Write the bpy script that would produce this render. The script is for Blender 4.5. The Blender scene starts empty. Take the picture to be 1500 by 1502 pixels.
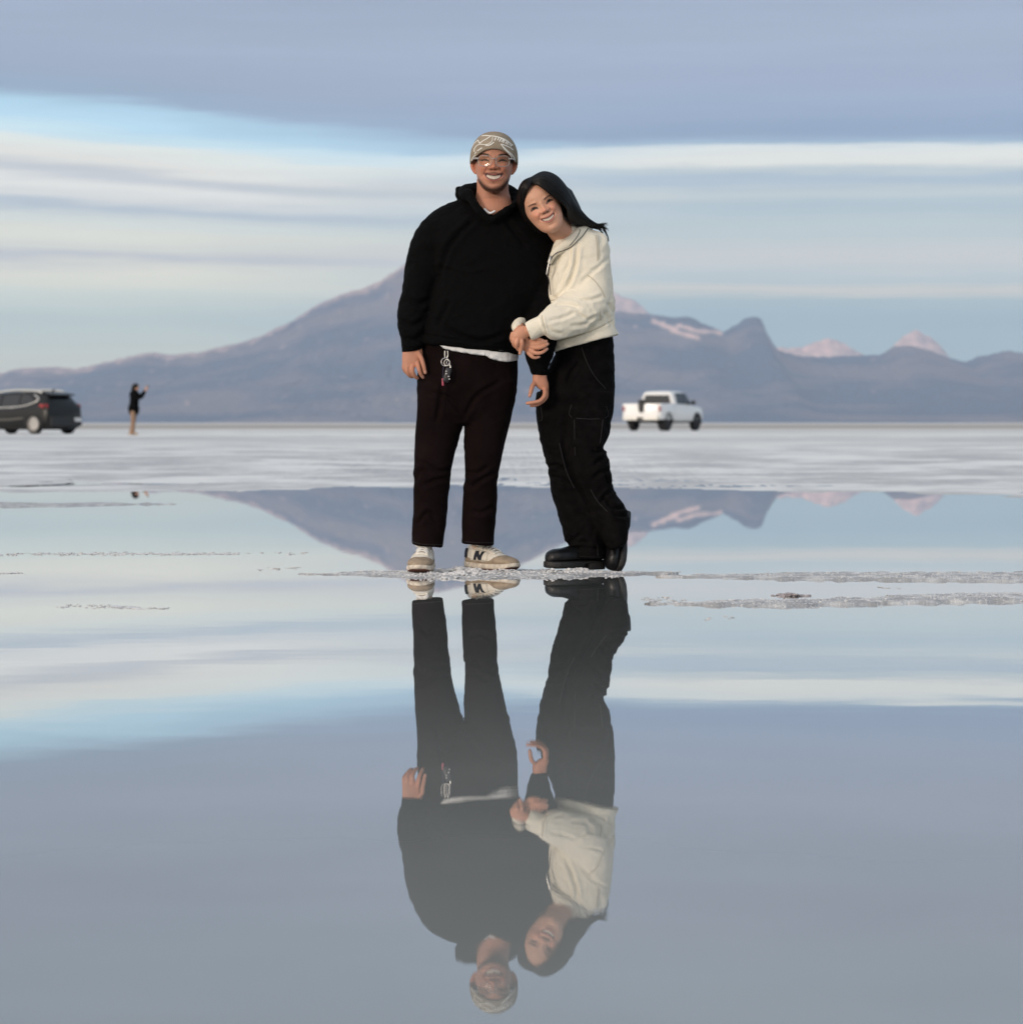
import bpy, bmesh, math, random
import numpy as np
from mathutils import Vector, Matrix
from mathutils.bvhtree import BVHTree
R = math.radians
random.seed(7); rng = np.random.default_rng(7)
scene = bpy.context.scene
C = scene.collection
F = 4000.0; CAMZ = 0.60; HOR = 620.0      # focal length in photo pixels, camera height, horizon row

def P(px, py, d=0.0, D=10.9):
    """photo pixel + distance -> point of the place"""
    y = D + d
    return Vector(((px - 750) / F * y, y, CAMZ + (HOR - py) / F * y))

# ------------------------------------------------------------ noise
_perm = np.random.default_rng(3).permutation(256); _perm = np.concatenate([_perm, _perm])
_g = np.random.default_rng(4).normal(size=(256, 3)); _g /= np.linalg.norm(_g, axis=1)[:, None]
def perlin(p):
    p = np.asarray(p, dtype=float)
    i = np.floor(p).astype(int); f = p - i; u = f * f * f * (f * (f * 6 - 15) + 10)
    i &= 255
    def gr(dx, dy, dz):
        h = _perm[(_perm[(_perm[(i[:, 0] + dx) & 255] + i[:, 1] + dy) & 255] + i[:, 2] + dz) & 255]
        return (_g[h] * (f - np.array([dx, dy, dz]))).sum(1)
    def L(a, b, t): return a + (b - a) * t
    x00 = L(gr(0,0,0), gr(1,0,0), u[:,0]); x10 = L(gr(0,1,0), gr(1,1,0), u[:,0])
    x01 = L(gr(0,0,1), gr(1,0,1), u[:,0]); x11 = L(gr(0,1,1), gr(1,1,1), u[:,0])
    return L(L(x00, x10, u[:,1]), L(x01, x11, u[:,1]), u[:,2]) * 1.5
def fbm(p, o=4):
    p = np.asarray(p, dtype=float)
    s = 0; a = 1; t = 0
    for k in range(o):
        s = s + a * perlin(p * 2 ** k + 17.3 * k); t += a; a *= .5
    return s / t
def ridged(p, o=4):
    p = np.asarray(p, dtype=float)
    s = 0; a = 1; t = 0
    for k in range(o):
        s = s + a * (1 - np.abs(perlin(p * 2 ** k + 9.1 * k)) * 2); t += a; a *= .5
    return s / t
def sstep(a, b, x):
    t = np.clip((x - a) / (b - a), 0, 1); return t * t * (3 - 2 * t)

# ------------------------------------------------------------ materials
def lin(r, g, b):
    f = lambda c: (c / 255 / 12.92) if c / 255 <= .04045 else ((c / 255 + .055) / 1.055) ** 2.4
    return (f(r), f(g), f(b), 1)
def mat(name, col=(.5,.5,.5,1), rough=.6, metal=0, spec=.5, bump=0, bscale=200, var=0, vscale=20, attr=None,
        coat=0, sss=0, sheen=0, trans=0, alpha=1, ior=1.5, stretch=None):
    m = bpy.data.materials.new(name); m.use_nodes = True
    nt = m.node_tree; b = nt.nodes['Principled BSDF']
    if len(col) == 3: col = (*col, 1)
    b.inputs['Base Color'].default_value = col
    b.inputs['Roughness'].default_value = rough; b.inputs['Metallic'].default_value = metal
    b.inputs['Specular IOR Level'].default_value = spec; b.inputs['Coat Weight'].default_value = coat
    b.inputs['Coat Roughness'].default_value = .05
    b.inputs['Sheen Weight'].default_value = sheen; b.inputs['Transmission Weight'].default_value = trans
    b.inputs['IOR'].default_value = ior; b.inputs['Alpha'].default_value = alpha
    if sss:
        b.inputs['Subsurface Weight'].default_value = sss
        b.inputs['Subsurface Radius'].default_value = (1, .35, .2); b.inputs['Subsurface Scale'].default_value = .008
    tc = nt.nodes.new('ShaderNodeTexCoord'); src = tc.outputs['Object']
    if stretch:
        mp = nt.nodes.new('ShaderNodeMapping'); mp.inputs['Scale'].default_value = stretch
        nt.links.new(src, mp.inputs['Vector']); src = mp.outputs['Vector']
    base = None
    if attr:
        a = nt.nodes.new('ShaderNodeAttribute'); a.attribute_name = attr; base = a.outputs['Color']
        nt.links.new(base, b.inputs['Base Color'])
    if var:
        n = nt.nodes.new('ShaderNodeTexNoise'); n.inputs['Scale'].default_value = vscale; n.inputs['Detail'].default_value = 4
        nt.links.new(src, n.inputs['Vector'])
        mr = nt.nodes.new('ShaderNodeMapRange'); mr.inputs['From Min'].default_value = .3; mr.inputs['From Max'].default_value = .7
        mr.inputs['To Min'].default_value = 1 - var; mr.inputs['To Max'].default_value = 1 + var
        nt.links.new(n.outputs['Fac'], mr.inputs['Value'])
        vm = nt.nodes.new('ShaderNodeVectorMath'); vm.operation = 'SCALE'
        if base: nt.links.new(base, vm.inputs[0])
        else: vm.inputs[0].default_value = col[:3]
        nt.links.new(mr.outputs['Result'], vm.inputs['Scale']); nt.links.new(vm.outputs['Vector'], b.inputs['Base Color'])
    if bump:
        n2 = nt.nodes.new('ShaderNodeTexNoise'); n2.inputs['Scale'].default_value = bscale; n2.inputs['Detail'].default_value = 3
        nt.links.new(src, n2.inputs['Vector'])
        bp = nt.nodes.new('ShaderNodeBump'); bp.inputs['Strength'].default_value = 1; bp.inputs['Distance'].default_value = bump
        nt.links.new(n2.outputs['Fac'], bp.inputs['Height']); nt.links.new(bp.outputs['Normal'], b.inputs['Normal'])
    return m

# ------------------------------------------------------------ mesh helpers
def mesh_obj(name, verts, faces, material=None, parent=None, smooth=True):
    me = bpy.data.meshes.new(name)
    me.from_pydata([tuple(v) for v in verts], [], [tuple(f) for f in faces]); me.update()
    bm = bmesh.new(); bm.from_mesh(me); bmesh.ops.recalc_face_normals(bm, faces=bm.faces); bm.to_mesh(me); bm.free()
    o = bpy.data.objects.new(name, me); C.objects.link(o)
    if material: me.materials.append(material)
    if smooth: me.polygons.foreach_set('use_smooth', [True] * len(me.polygons))
    if parent: adopt(o, parent)
    return o
def adopt(o, parent):
    o.parent = parent; o.matrix_parent_inverse = Matrix.Translation(-parent.location) if not parent.parent else Matrix()
def thing(name, label, cat, loc=(0,0,0), group=None):
    o = bpy.data.objects.new(name, None); C.objects.link(o); o.location = loc; o.empty_display_size = .2
    o['label'] = label; o['category'] = cat
    if group: o['group'] = group
    return o
def tag(o, label, cat, group=None):
    o['label'] = label; o['category'] = cat
    if group: o['group'] = group
    return o

class MB:
    """collects shapes into one mesh"""
    def __init__(s): s.v = []; s.f = []
    def add(s, v, f):
        n = len(s.v); s.v += [Vector(a) for a in v]; s.f += [tuple(i + n for i in q) for q in f]; return s
    def loft(s, rings, close=True, cap=True):
        n = len(s.v); k = len(rings[0])
        for r in rings: s.v += [Vector(a) for a in r]
        for i in range(len(rings) - 1):
            for j in range(k if close else k - 1):
                a = n + i * k + j; b = n + i * k + (j + 1) % k
                s.f.append((a, b, b + k, a + k))
        if cap:
            s.f.append(tuple(n + j for j in range(k))[::-1]); s.f.append(tuple(n + (len(rings) - 1) * k + j for j in range(k)))
        return s
    def box(s, c, size, rot=None, bev=0):
        bm = bmesh.new(); bmesh.ops.create_cube(bm, size=1)
        bmesh.ops.scale(bm, vec=size, verts=bm.verts)
        if bev: bmesh.ops.bevel(bm, geom=bm.edges[:], offset=bev, segments=2, affect='EDGES', profile=.5)
        if rot: bmesh.ops.transform(bm, matrix=rot.to_4x4(), verts=bm.verts)
        bmesh.ops.translate(bm, vec=c, verts=bm.verts)
        bm.verts.ensure_lookup_table()
        s.add([v.co.copy() for v in bm.verts], [[v.index for v in f.verts] for f in bm.faces]); bm.free(); return s
    def ball(s, c, r, n=12):
        r = (r, r, r) if not hasattr(r, '__len__') else r
        rings = []
        for i in range(n + 1):
            t = math.pi * i / n; rr = max(math.sin(t), 1e-3)
            rings.append([Vector((c[0] + r[0]*rr*math.cos(a), c[1] + r[1]*rr*math.sin(a), c[2] - r[2]*math.cos(t))) for a in np.linspace(0, 2*math.pi, 2*n, endpoint=False)])
        return s.loft(rings)
    def tube(s, pts, rad, n=10, sub=4, round_caps=True, flat=1.0, fdir=None):
        """rad: number or per-point list; smooth path; rounded ends"""
        pts = [Vector(p) for p in pts]
        if not hasattr(rad, '__len__'): rad = [rad] * len(pts)
        pp, rr = cat(pts, rad, sub)
        if round_caps:
            for end in (0, 1):
                p0, p1, r = (pp[0], pp[1], rr[0]) if end == 0 else (pp[-1], pp[-2], rr[-1])
                d = (p0 - p1).normalized(); ex = [(p0 + d * r * math.sin(a), r * max(math.cos(a), .12)) for a in (R(35), R(65), R(86))]
                if end == 0: pp = [e[0] for e in ex[::-1]] + pp; rr = [e[1] for e in ex[::-1]] + rr
                else: pp += [e[0] for e in ex]; rr += [e[1] for e in ex]
        rings = []; up = None
        for i, p in enumerate(pp):
            t = (pp[min(i+1, len(pp)-1)] - pp[max(i-1, 0)])
            t = t.normalized() if t.length > 1e-9 else Vector((0,0,1))
            if up is None:
                up = Vector(fdir) if fdir is not None else (Vector((0,1,0)) if abs(t.y) < .85 else Vector((1,0,0)))
            elif fdir is not None: up = Vector(fdir)
            b = t.cross(up).normalized(); up = b.cross(t).normalized()
            rings.append([p + b * rr[i] * math.cos(a) + up * rr[i] * flat * math.sin(a) for a in np.linspace(0, 2*math.pi, n, endpoint=False)])
        return s.loft(rings)
    def slab(s, rows, n=32, sub=4, exp=2.0, D=10.9):
        """rows of (Lx,Ly,Rx,Ry,depth centre,depth radius): outline of a rounded body seen from the front"""
        A = np.array(rows, dtype=float); m = len(A); out = []
        for i in range(m - 1):
            for k in range(sub):
                t = k / sub; a, b, c, d = A[max(i-1,0)], A[i], A[i+1], A[min(i+2,m-1)]
                out.append(.5*((2*b)+(-a+c)*t+(2*a-5*b+4*c-d)*t*t+(-a+3*b-3*c+d)*t**3))
        out.append(A[-1]); rings = []
        for r in out:
            Lp = P(r[0], r[1], r[4], D); Rp = P(r[2], r[3], r[4], D); c = (Lp+Rp)/2; h = (Rp-Lp)/2
            ring = []
            for a in np.linspace(0, 2*math.pi, n, endpoint=False):
                ca, sa = math.cos(a), math.sin(a)
                ring.append(c + h*math.copysign(abs(ca)**(2/exp), ca) + Vector((0, r[5]*math.copysign(abs(sa)**(2/exp), sa), 0)))
            rings.append(ring)
        return s.loft(rings)
    def grid(s, G):
        n = len(s.v); a, b = len(G), len(G[0])
        for r in G: s.v += [Vector(q) for q in r]
        for i in range(a-1):
            for j in range(b-1):
                k = n+i*b+j; s.f.append((k, k+1, k+b+1, k+b))
        return s
    def obj(s, name, material=None, parent=None, smooth=True): return mesh_obj(name, s.v, s.f, material, parent, smooth)
def cat(pts, rad, sub):
    A = np.array([[*p, r] for p, r in zip(pts, rad)], dtype=float); m = len(A); out = []
    for i in range(m - 1):
        for k in range(sub):
            t = k / sub; a, b, c, d = A[max(i-1,0)], A[i], A[i+1], A[min(i+2,m-1)]
            out.append(.5*((2*b)+(-a+c)*t+(2*a-5*b+4*c-d)*t*t+(-a+3*b-3*c+d)*t**3))
    out.append(A[-1])
    return [Vector(o[:3]) for o in out], [max(o[3], 1e-4) for o in out]
def get_co(me):
    a = np.empty(len(me.vertices)*3); me.vertices.foreach_get('co', a); return a.reshape(-1, 3)
def get_no(me):
    a = np.empty(len(me.vertices)*3); me.vertices.foreach_get('normal', a); return a.reshape(-1, 3)
def set_co(me, a): me.vertices.foreach_set('co', np.ascontiguousarray(a).ravel()); me.update()
def remesh(mb, name, voxel, material=None, parent=None, smooth_it=4, smooth_fac=.5):
    """merge overlapping closed shapes into one continuous skin"""
    o = mb.obj('tmp')
    m = o.modifiers.new('r', 'REMESH'); m.mode = 'VOXEL'; m.voxel_size = voxel
    if smooth_it:
        s = o.modifiers.new('s', 'SMOOTH'); s.factor = smooth_fac; s.iterations = smooth_it
    dg = bpy.context.evaluated_depsgraph_get()
    me = bpy.data.meshes.new_from_object(o.evaluated_get(dg)); bpy.data.objects.remove(o)
    me.name = name; me.materials.clear()
    if material: me.materials.append(material)
    me.polygons.foreach_set('use_smooth', [True]*len(me.polygons))
    n = bpy.data.objects.new(name, me); C.objects.link(n)
    if parent: adopt(n, parent)
    return n
def bvh(*objs):
    vs = []; fs = []
    for o in objs:
        n = len(vs); vs += [v.co.copy() for v in o.data.vertices]; fs += [tuple(i+n for i in p.vertices) for p in o.data.polygons]
    return BVHTree.FromPolygons(vs, fs)
EYE = Vector((0, 0, CAMZ))
def on(tree, px, py, off=0.0, D=10.9, fallback=0):
    d = (P(px, py, 0, D) - EYE).normalized()
    h = tree.ray_cast(EYE + d * (D - 2), d)
    if h[0] is None: return P(px, py, fallback, D)
    return h[0] - d * off
def drape(mb, tree, pts, r, off=0.0, n=6, sub=4, step=3.0, flat=.5):
    """a seam or cord laid on a surface"""
    Q, _ = cat([Vector((x, y, 0)) for x, y in pts], [1]*len(pts), sub)
    L = [on(tree, q.x, q.y, off) for q in Q]
    return mb.tube(L, r, n=n, sub=1, flat=flat)

# ------------------------------------------------------------ camera
cam = bpy.data.cameras.new('camera'); co = bpy.data.objects.new('camera', cam); C.objects.link(co); scene.camera = co
co.location = (0, 0, CAMZ); co.rotation_euler = (R(90), 0, 0)
cam.sensor_fit = 'AUTO'; cam.sensor_width = 36; cam.lens = F / 1502 * 36
cam.shift_y = -(751 - HOR) / 1502
cam.clip_start = .1; cam.clip_end = 200000
cam.dof.use_dof = True; cam.dof.focus_distance = 10.9
cam.dof.aperture_fstop = 5.2
scene.view_settings.view_transform = 'Standard'; scene.view_settings.look = 'None'
scene.view_settings.exposure = 0; scene.view_settings.gamma = 1
scene.cycles.volume_bounces = 1; scene.cycles.max_bounces = 8; scene.cycles.transparent_max_bounces = 12
scene.cycles.caustics_reflective = False; scene.cycles.caustics_refractive = False

# ------------------------------------------------------------ sky and sun
SUN_EL, SUN_AZ = R(12), R(-140)      # azimuth measured from +Y towards +X: behind the camera, to its left
w = bpy.data.worlds.new('World'); scene.world = w; w.use_nodes = True
nt = w.node_tree; nt.nodes.clear()
def N(t, **k):
    n = nt.nodes.new(t)
    for a, v in k.items(): setattr(n, a, v)
    return n
def LK(a, b): nt.links.new(a, b)
def M(op, a, b=None, c=None, clamp=False):
    n = N('ShaderNodeMath', operation=op, use_clamp=clamp)
    for i, x in enumerate((a, b, c)):
        if x is None: continue
        if isinstance(x, (int, float)): n.inputs[i].default_value = x
        else: LK(x, n.inputs[i])
    return n.outputs[0]
out = N('ShaderNodeOutputWorld')
sky = N('ShaderNodeTexSky', sky_type='NISHITA', sun_disc=False); sky.sun_elevation = SUN_EL; sky.sun_rotation = SUN_AZ; sky.air_density = 1.2
bg1 = N('ShaderNodeBackground'); LK(sky.outputs[0], bg1.inputs[0]); bg1.inputs[1].default_value = .08
tc = N('ShaderNodeTexCoord'); sp = N('ShaderNodeSeparateXYZ'); LK(tc.outputs['Generated'], sp.inputs[0])
x, y, z = sp.outputs
hyp = M('SQRT', M('ADD', M('MULTIPLY', x, x), M('MULTIPLY', y, y)))
elev = M('MULTIPLY', M('DIVIDE', z, M('MAXIMUM', hyp, .02)), F)      # tan(elevation) in thousandths of the lens
az = M('MULTIPLY', M('ARCTAN2', x, y), F)
def noise(sx, sz, off, det=4, rough=.55):
    cv = N('ShaderNodeCombineXYZ'); LK(M('MULTIPLY', az, 1/sx), cv.inputs[0]); LK(M('MULTIPLY', elev, 1/sz), cv.inputs[1]); cv.inputs[2].default_value = off
    n = N('ShaderNodeTexNoise'); n.inputs['Scale'].default_value = 1; n.inputs['Detail'].default_value = det; n.inputs['Roughness'].default_value = rough
    LK(cv.outputs[0], n.inputs['Vector']); return M('SUBTRACT', n.outputs['Fac'], .5)
warp = M('ADD', M('MULTIPLY', noise(1300, 260, 3.1), 50), M('MULTIPLY', noise(420, 24, 7.7, 6, .6), 44))
el2 = M('ADD', elev, warp)
def ramp(stops, x):
    r = N('ShaderNodeValToRGB'); r.color_ramp.interpolation = 'EASE'
    T = 1300.0
    st = sorted(((620-py)/T, (*clear(py, c), 1)) for py, c in stops)
    e = r.color_ramp.elements
    while len(e) > 1: e.remove(e[-1])
    e[0].position = max(st[0][0], 0); e[0].color = st[0][1]
    for p_, c_ in st[1:]:
        q = e.new(min(p_, 1)); q.color = c_
    LK(M('DIVIDE', x, T), r.inputs[0]); return r.outputs[0]
RHO = 3.4e-5; CH = np.array([.37, .455, .60])
def clear(py, c):
    """colour the cloud layer needs so that, seen through the haze, it shows as c"""
    t = max((620-py)/F, 1e-3); T_ = math.exp(-RHO*min(1350/t, 35000)); c = np.array(lin(*c)[:3])
    c = c*np.array([1.0, 1.0, .985])
    return tuple(np.clip((c - (1-T_)*CH)/T_/1.13, .02, 1.6))
SKY_L = [(620,(186,192,198)),(540,(190,198,203)),(500,(184,197,205)),(468,(181,197,206)),(432,(194,206,211)),(402,(210,214,213)),(388,(206,210,212)),(373,(187,194,207)),(358,(204,209,212)),(335,(212,216,215)),(312,(206,214,218)),(293,(178,192,209)),(280,(208,213,220)),(264,(220,223,227)),(247,(192,199,211)),
         (231,(220,222,224)),(208,(220,227,230)),(190,(196,222,238)),(168,(180,214,238)),(148,(172,206,231)),(129,(150,171,198)),(90,(155,170,196)),(40,(160,174,200)),(-60,(156,170,196)),(-200,(158,176,200)),(-600,(162,180,200))]
SKY_R = [(620,(168,184,202)),(540,(164,185,202)),(470,(160,182,201)),(445,(166,187,203)),(424,(194,200,207)),(411,(180,195,208)),(380,(194,201,211)),(345,(184,198,209)),(305,(174,192,208)),(285,(188,200,211)),(262,(170,188,208)),(250,(190,202,213)),(240,(218,222,225)),
         (222,(216,224,230)),(212,(158,182,208)),(196,(146,166,198)),(165,(152,171,201)),(120,(158,173,201)),(60,(162,176,202)),(-60,(158,172,198)),(-200,(160,178,201)),(-600,(164,181,201))]
mixlr = N('ShaderNodeMix', data_type='RGBA')
LK(M('SMOOTH_MIN', M('MAXIMUM', M('DIVIDE', M('ADD', M('ADD', az, 480), M('MULTIPLY', noise(500, 120, 1.2), 500)), 760), 0), 1, .1), mixlr.inputs['Factor'])
wv_ = N('ShaderNodeMapRange', interpolation_type='SMOOTHSTEP'); LK(elev, wv_.inputs['Value'])
for k_, q_ in (('From Min', 150), ('From Max', 440), ('To Min', .012), ('To Max', .085)): wv_.inputs[k_].default_value = q_
el3 = M('ADD', el2, M('MULTIPLY', M('MINIMUM', M('MAXIMUM', M('ADD', az, 750), -600), 900), wv_.outputs['Result']))
LK(ramp(SKY_L, el3), mixlr.inputs['A']); LK(ramp(SKY_R, el2), mixlr.inputs['B'])
tex = M('ADD', 1, M('ADD', M('MULTIPLY', noise(900, 34, 5.5, 6), .22), M('MULTIPLY', noise(260, 26, 9.5, 6, .65), .10)))
sc_ = N('ShaderNodeVectorMath', operation='SCALE'); LK(mixlr.outputs['Result'], sc_.inputs[0]); LK(tex, sc_.inputs['Scale'])
# warm evening glow in the clouds around the low sun, behind the camera
sd = Vector((math.sin(SUN_AZ)*math.cos(SUN_EL), math.cos(SUN_AZ)*math.cos(SUN_EL), math.sin(SUN_EL)))
dp = N('ShaderNodeVectorMath', operation='DOT_PRODUCT'); LK(tc.outputs['Generated'], dp.inputs[0]); dp.inputs[1].default_value = sd
glow = M('POWER', M('MAXIMUM', M('MULTIPLY_ADD', dp.outputs['Value'], .6, .4), 0), 3)
gl = N('ShaderNodeVectorMath', operation='SCALE'); gl.inputs[0].default_value = (1.25, 1.0, .78); LK(glow, gl.inputs['Scale'])
ad = N('ShaderNodeVectorMath', operation='ADD'); LK(sc_.outputs[0], ad.inputs[0]); LK(gl.outputs[0], ad.inputs[1])
bg2 = N('ShaderNodeBackground'); LK(ad.outputs[0], bg2.inputs[0]); bg2.inputs[1].default_value = 1.2
mx = N('ShaderNodeMixShader'); mx.inputs[0].default_value = .93; LK(bg1.outputs[0], mx.inputs[1]); LK(bg2.outputs[0], mx.inputs[2]); LK(mx.outputs[0], out.inputs[0])

sl = bpy.data.lights.new('sun', 'SUN'); so = bpy.data.objects.new('sun', sl); C.objects.link(so)
sl.energy = 1.5; sl.angle = R(10); sl.color = (1, .85, .70)
so.rotation_euler = sd.to_track_quat('Z', 'Y').to_euler()

# ------------------------------------------------------------ ground: salt crust, flooded in front
def strip(x, y, yc, half, x0, x1, soft):
    """a low bar of salt crust running along x"""
    e = sstep(x0, x0 + soft, x) * (1 - sstep(x1 - soft, x1, x))
    return np.clip(1 - np.abs((y - yc) / np.maximum(half * e, 1e-3)), -1, 1) * (e > .02) - (e <= .02) * 1.0
def ycoord(py): return .6 * F / (py - HOR)
def axis(lo, hi, st, far, g, cap):
    a = list(np.arange(lo, hi, st)); s = st; v = hi
    while v < far: a.append(v); s = min(s * g, cap); v += s
    a.append(far); return a
xs_r = axis(0, 2.3, .02, 33000, 1.09, 3000); xs = np.array([-v for v in xs_r[:0:-1]] + xs_r)
ys = np.array([-3000, -500, -50, 0, 3, 5, 6.5, 7.5, 8.2] + axis(8.6, 13, .02, 34500, 1.03, 2500))
X, Y = np.meshgrid(xs, ys); xf = X.ravel(); yf = Y.ravel()
nz = fbm(np.stack([xf*1.6, yf*2.2, 0*xf], 1), 4); nf = fbm(np.stack([xf*14, yf*14, 0*xf+5], 1), 3)
wob = .07 * nz
m = np.full(xf.shape, -1.0)
Z = np.full(xf.shape, -.06)
def addstrip(yc_fn, half, x0, x1, soft, h, thr=.0):
    global Z
    s = strip(xf, yf, yc_fn(xf) + wob*half/.3, half * (1 + .5*nz), x0, x1, soft)
    s = s + nf*.45*(s > -.9)
    zz = -.012 + (h + .012) * sstep(0, .5, s) * (.8 + .2*sstep(x0, x0+soft*1.5, xf)) + nf * (.014 if h > .008 else .007)
    Z = np.where(s > -.7, np.maximum(Z, zz), Z)
n2 = fbm(np.stack([xf*16, yf*26, 0*xf+31], 1), 3)
def addspecks(yc, half, x0, x1, thr):
    global Z
    s = strip(xf, yf, yc + wob*.6, half, x0, x1, .4)
    Z = np.where(s > 0, np.maximum(Z, (n2 - thr - .25*(1-s))*.03), Z)
# under the couple; right-hand bars; left-hand bars
addstrip(lambda x: 10.82 + 0*x, .46, -.93, .74, .75, .0065)
addstrip(lambda x: 10.50 + .10*np.sin(x*2.2), .20, .50, 3.0, .5, .008)
addstrip(lambda x: 10.75 - .12*(x-1.6), .22, .85, 3.2, .9, .008)
addstrip(lambda x: 9.02 + .25*sstep(.7, 1.8, x), .18, .38, 3.0, .5, .009)
addstrip(lambda x: 9.45 + 0*x, .17, 1.2, 3.0, .6, .006)
addstrip(lambda x: 20.0 + .3*(x+3), .75, -9, -2.0, 1.8, .009)





# shore and the dry crust beyond
sh = np.interp(xf, [-12,-4.7,-2.6,-1.6,0,2.2,4.7,12], [22.2,23.0,23.8,25.8,25.6,23.2,21.7,20.8]) + 2.6*fbm(np.stack([xf*.30, yf*.2, 0*xf+2], 1), 4) + 1.2*nz
land = (yf - sh)
rise = .004 + .196*sstep(0, 1, np.clip(land/60, 0, 1)**.8)
rough_ = fbm(np.stack([xf*.35, yf*.5, 0*xf+8], 1), 4)
zl = np.where(land > 0, rise + (.030*rough_ + .018*nf + .02*nz)*sstep(0, 5, land) - .004, -.06 + .056*sstep(-1.2, 0, land))
zl = np.where(yf > 300, .2, zl)
Z = np.maximum(Z, np.where(land > -1.2, zl, -1))
nx = len(xs); idx = np.arange(nx*len(ys)).reshape(len(ys), nx)
fc = np.stack([idx[:-1,:-1], idx[:-1,1:], idx[1:,1:], idx[1:,:-1]], -1).reshape(-1, 4)
me = bpy.data.meshes.new('ground'); me.from_pydata(np.stack([xf, yf, Z], 1).tolist(), [], fc.tolist()); me.update()
me.polygons.foreach_set('use_smooth', [True]*len(me.polygons))
ground = bpy.data.objects.new('ground', me); C.objects.link(ground); ground['kind'] = 'structure'
gm = bpy.data.materials.new('salt_crust'); gm.use_nodes = True; nt = gm.node_tree; b = nt.nodes['Principled BSDF']
tc = N('ShaderNodeTexCoord')
def gn(scale, sv, det=5, rough=.6):
    mp = N('ShaderNodeMapping'); mp.inputs['Scale'].default_value = sv; LK(tc.outputs['Object'], mp.inputs[0])
    n = N('ShaderNodeTexNoise'); n.inputs['Scale'].default_value = scale; n.inputs['Detail'].default_value = det; n.inputs['Roughness'].default_value = rough
    LK(mp.outputs[0], n.inputs['Vector']); return n.outputs['Fac']
sp = N('ShaderNodeSeparateXYZ'); LK(tc.outputs['Object'], sp.inputs[0]); gy = sp.outputs[1]; gx = sp.outputs[0]
def mixc(f, a, c):
    n = N('ShaderNodeMix', data_type='RGBA'); LK(f, n.inputs['Factor'])
    for s_, v in (('A', a), ('B', c)):
        if isinstance(v, tuple): n.inputs[s_].default_value = v
        else: LK(v, n.inputs[s_])
    return n.outputs['Result']
def mr(v, a, b_, lo=0, hi=1):
    n = N('ShaderNodeMapRange', interpolation_type='SMOOTHSTEP'); LK(v, n.inputs['Value'])
    for k, q in zip(('From Min','From Max','To Min','To Max'), (a, b_, lo, hi)): n.inputs[k].default_value = q
    return n.outputs['Result']
c1 = mixc(mr(gn(1, (.5, .35, 1)), .38, .64), (.50,.50,.50,1), (.88,.87,.84,1))
c1 = mixc(mr(gn(1, (6, 5, 1), 6, .7), .45, .7, 0, .55), c1, (.86,.86,.85,1))
far = mixc(mr(M('ADD', M('MULTIPLY', gn(1, (.012, .03, 1), 6, .65), .6), M('MULTIPLY', gn(1, (.10, .22, 1), 6, .7), .4)), .39, .58), (.52,.515,.51,1), (.89,.87,.82,1))
c1 = mixc(mr(gy, 35, 80), c1, far)
damp = mixc(mr(gn(1, (9, 9, 1), 5), .4, .65), (.38,.38,.385,1), (.66,.655,.645,1))
damp = mixc(mr(gn(1, (150, 70, 90), 3, .7), .57, .66, 0, .8), damp, (.86,.86,.85,1))
damp = mixc(mr(gn(1, (60, 30, 60), 3, .7), .40, .30, 0, .6), damp, (.20,.20,.21,1))
c1 = mixc(mr(gy, 20.5, 24), damp, c1)
wet = mr(M('ADD', gy, M('MULTIPLY', gn(1, (.01, .02, 1), 4), 160)), 205, 300)      # tan mud flats far out
c1 = mixc(wet, c1, (.42,.37,.32,1))
c1 = mixc(mr(gy, 420, 700), c1, (.68,.645,.60,1))
c1 = mixc(mr(gy, 2500, 5000), c1, (.33,.29,.26,1))
LK(c1, b.inputs['Base Color']); b.inputs['Roughness'].default_value = .55; b.inputs['Specular IOR Level'].default_value = .25
bp = N('ShaderNodeBump'); bp.inputs['Distance'].default_value = .02; bp.inputs['Strength'].default_value = .8
LK(M('ADD', M('MULTIPLY', gn(1, (1.3, .9, 1), 8, .72), 2.0), M('MULTIPLY', gn(1, (70, 50, 70), 4, .75), .55)), bp.inputs['Height']); LK(bp.outputs[0], b.inputs['Normal'])
ground.data.materials.append(gm)

# loose salt grains and lumps on the crust bars
gv = []; gf = []
bmi = bmesh.new(); bmesh.ops.create_icosphere(bmi, subdivisions=1, radius=1); iv = [v.co.copy() for v in bmi.verts]; ifc = [[v.index for v in f.verts] for f in bmi.faces]; bmi.free()
def gz(x_, y_):
    i = min(max(np.searchsorted(ys, y_)-1, 0), len(ys)-2); j = min(max(np.searchsorted(xs, x_)-1, 0), nx-2)
    return float(Z[i*nx+j])
def lump(v, f, c, r, sq=.7):
    rot = Matrix.Rotation(random.uniform(0, 6.28), 3, Vector((random.random(), random.random(), random.random()+.1)).normalized())
    n = len(v)
    for a in iv: 
        q = rot @ (a * random.uniform(.7, 1.25)) * r; v.append((c[0]+q.x*1.3, c[1]+q.y, c[2]+q.z*sq))
    f += [tuple(i+n for i in t) for t in ifc]
cnt = 0; tries = 0
while cnt < 8000 and tries < 200000:
    tries += 1
    x_ = random.uniform(-1.2, 2.2); y_ = random.uniform(8.6, 11.4)
    h = gz(x_, y_)
    if h < -.001: continue
    r = random.choice((.0013, .0018, .0024, .0030, .0040)) * random.uniform(.7, 1.2)
    if x_ > .8: r *= .8
    lump(gv, gf, (x_, y_, h), r); cnt += 1
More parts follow.
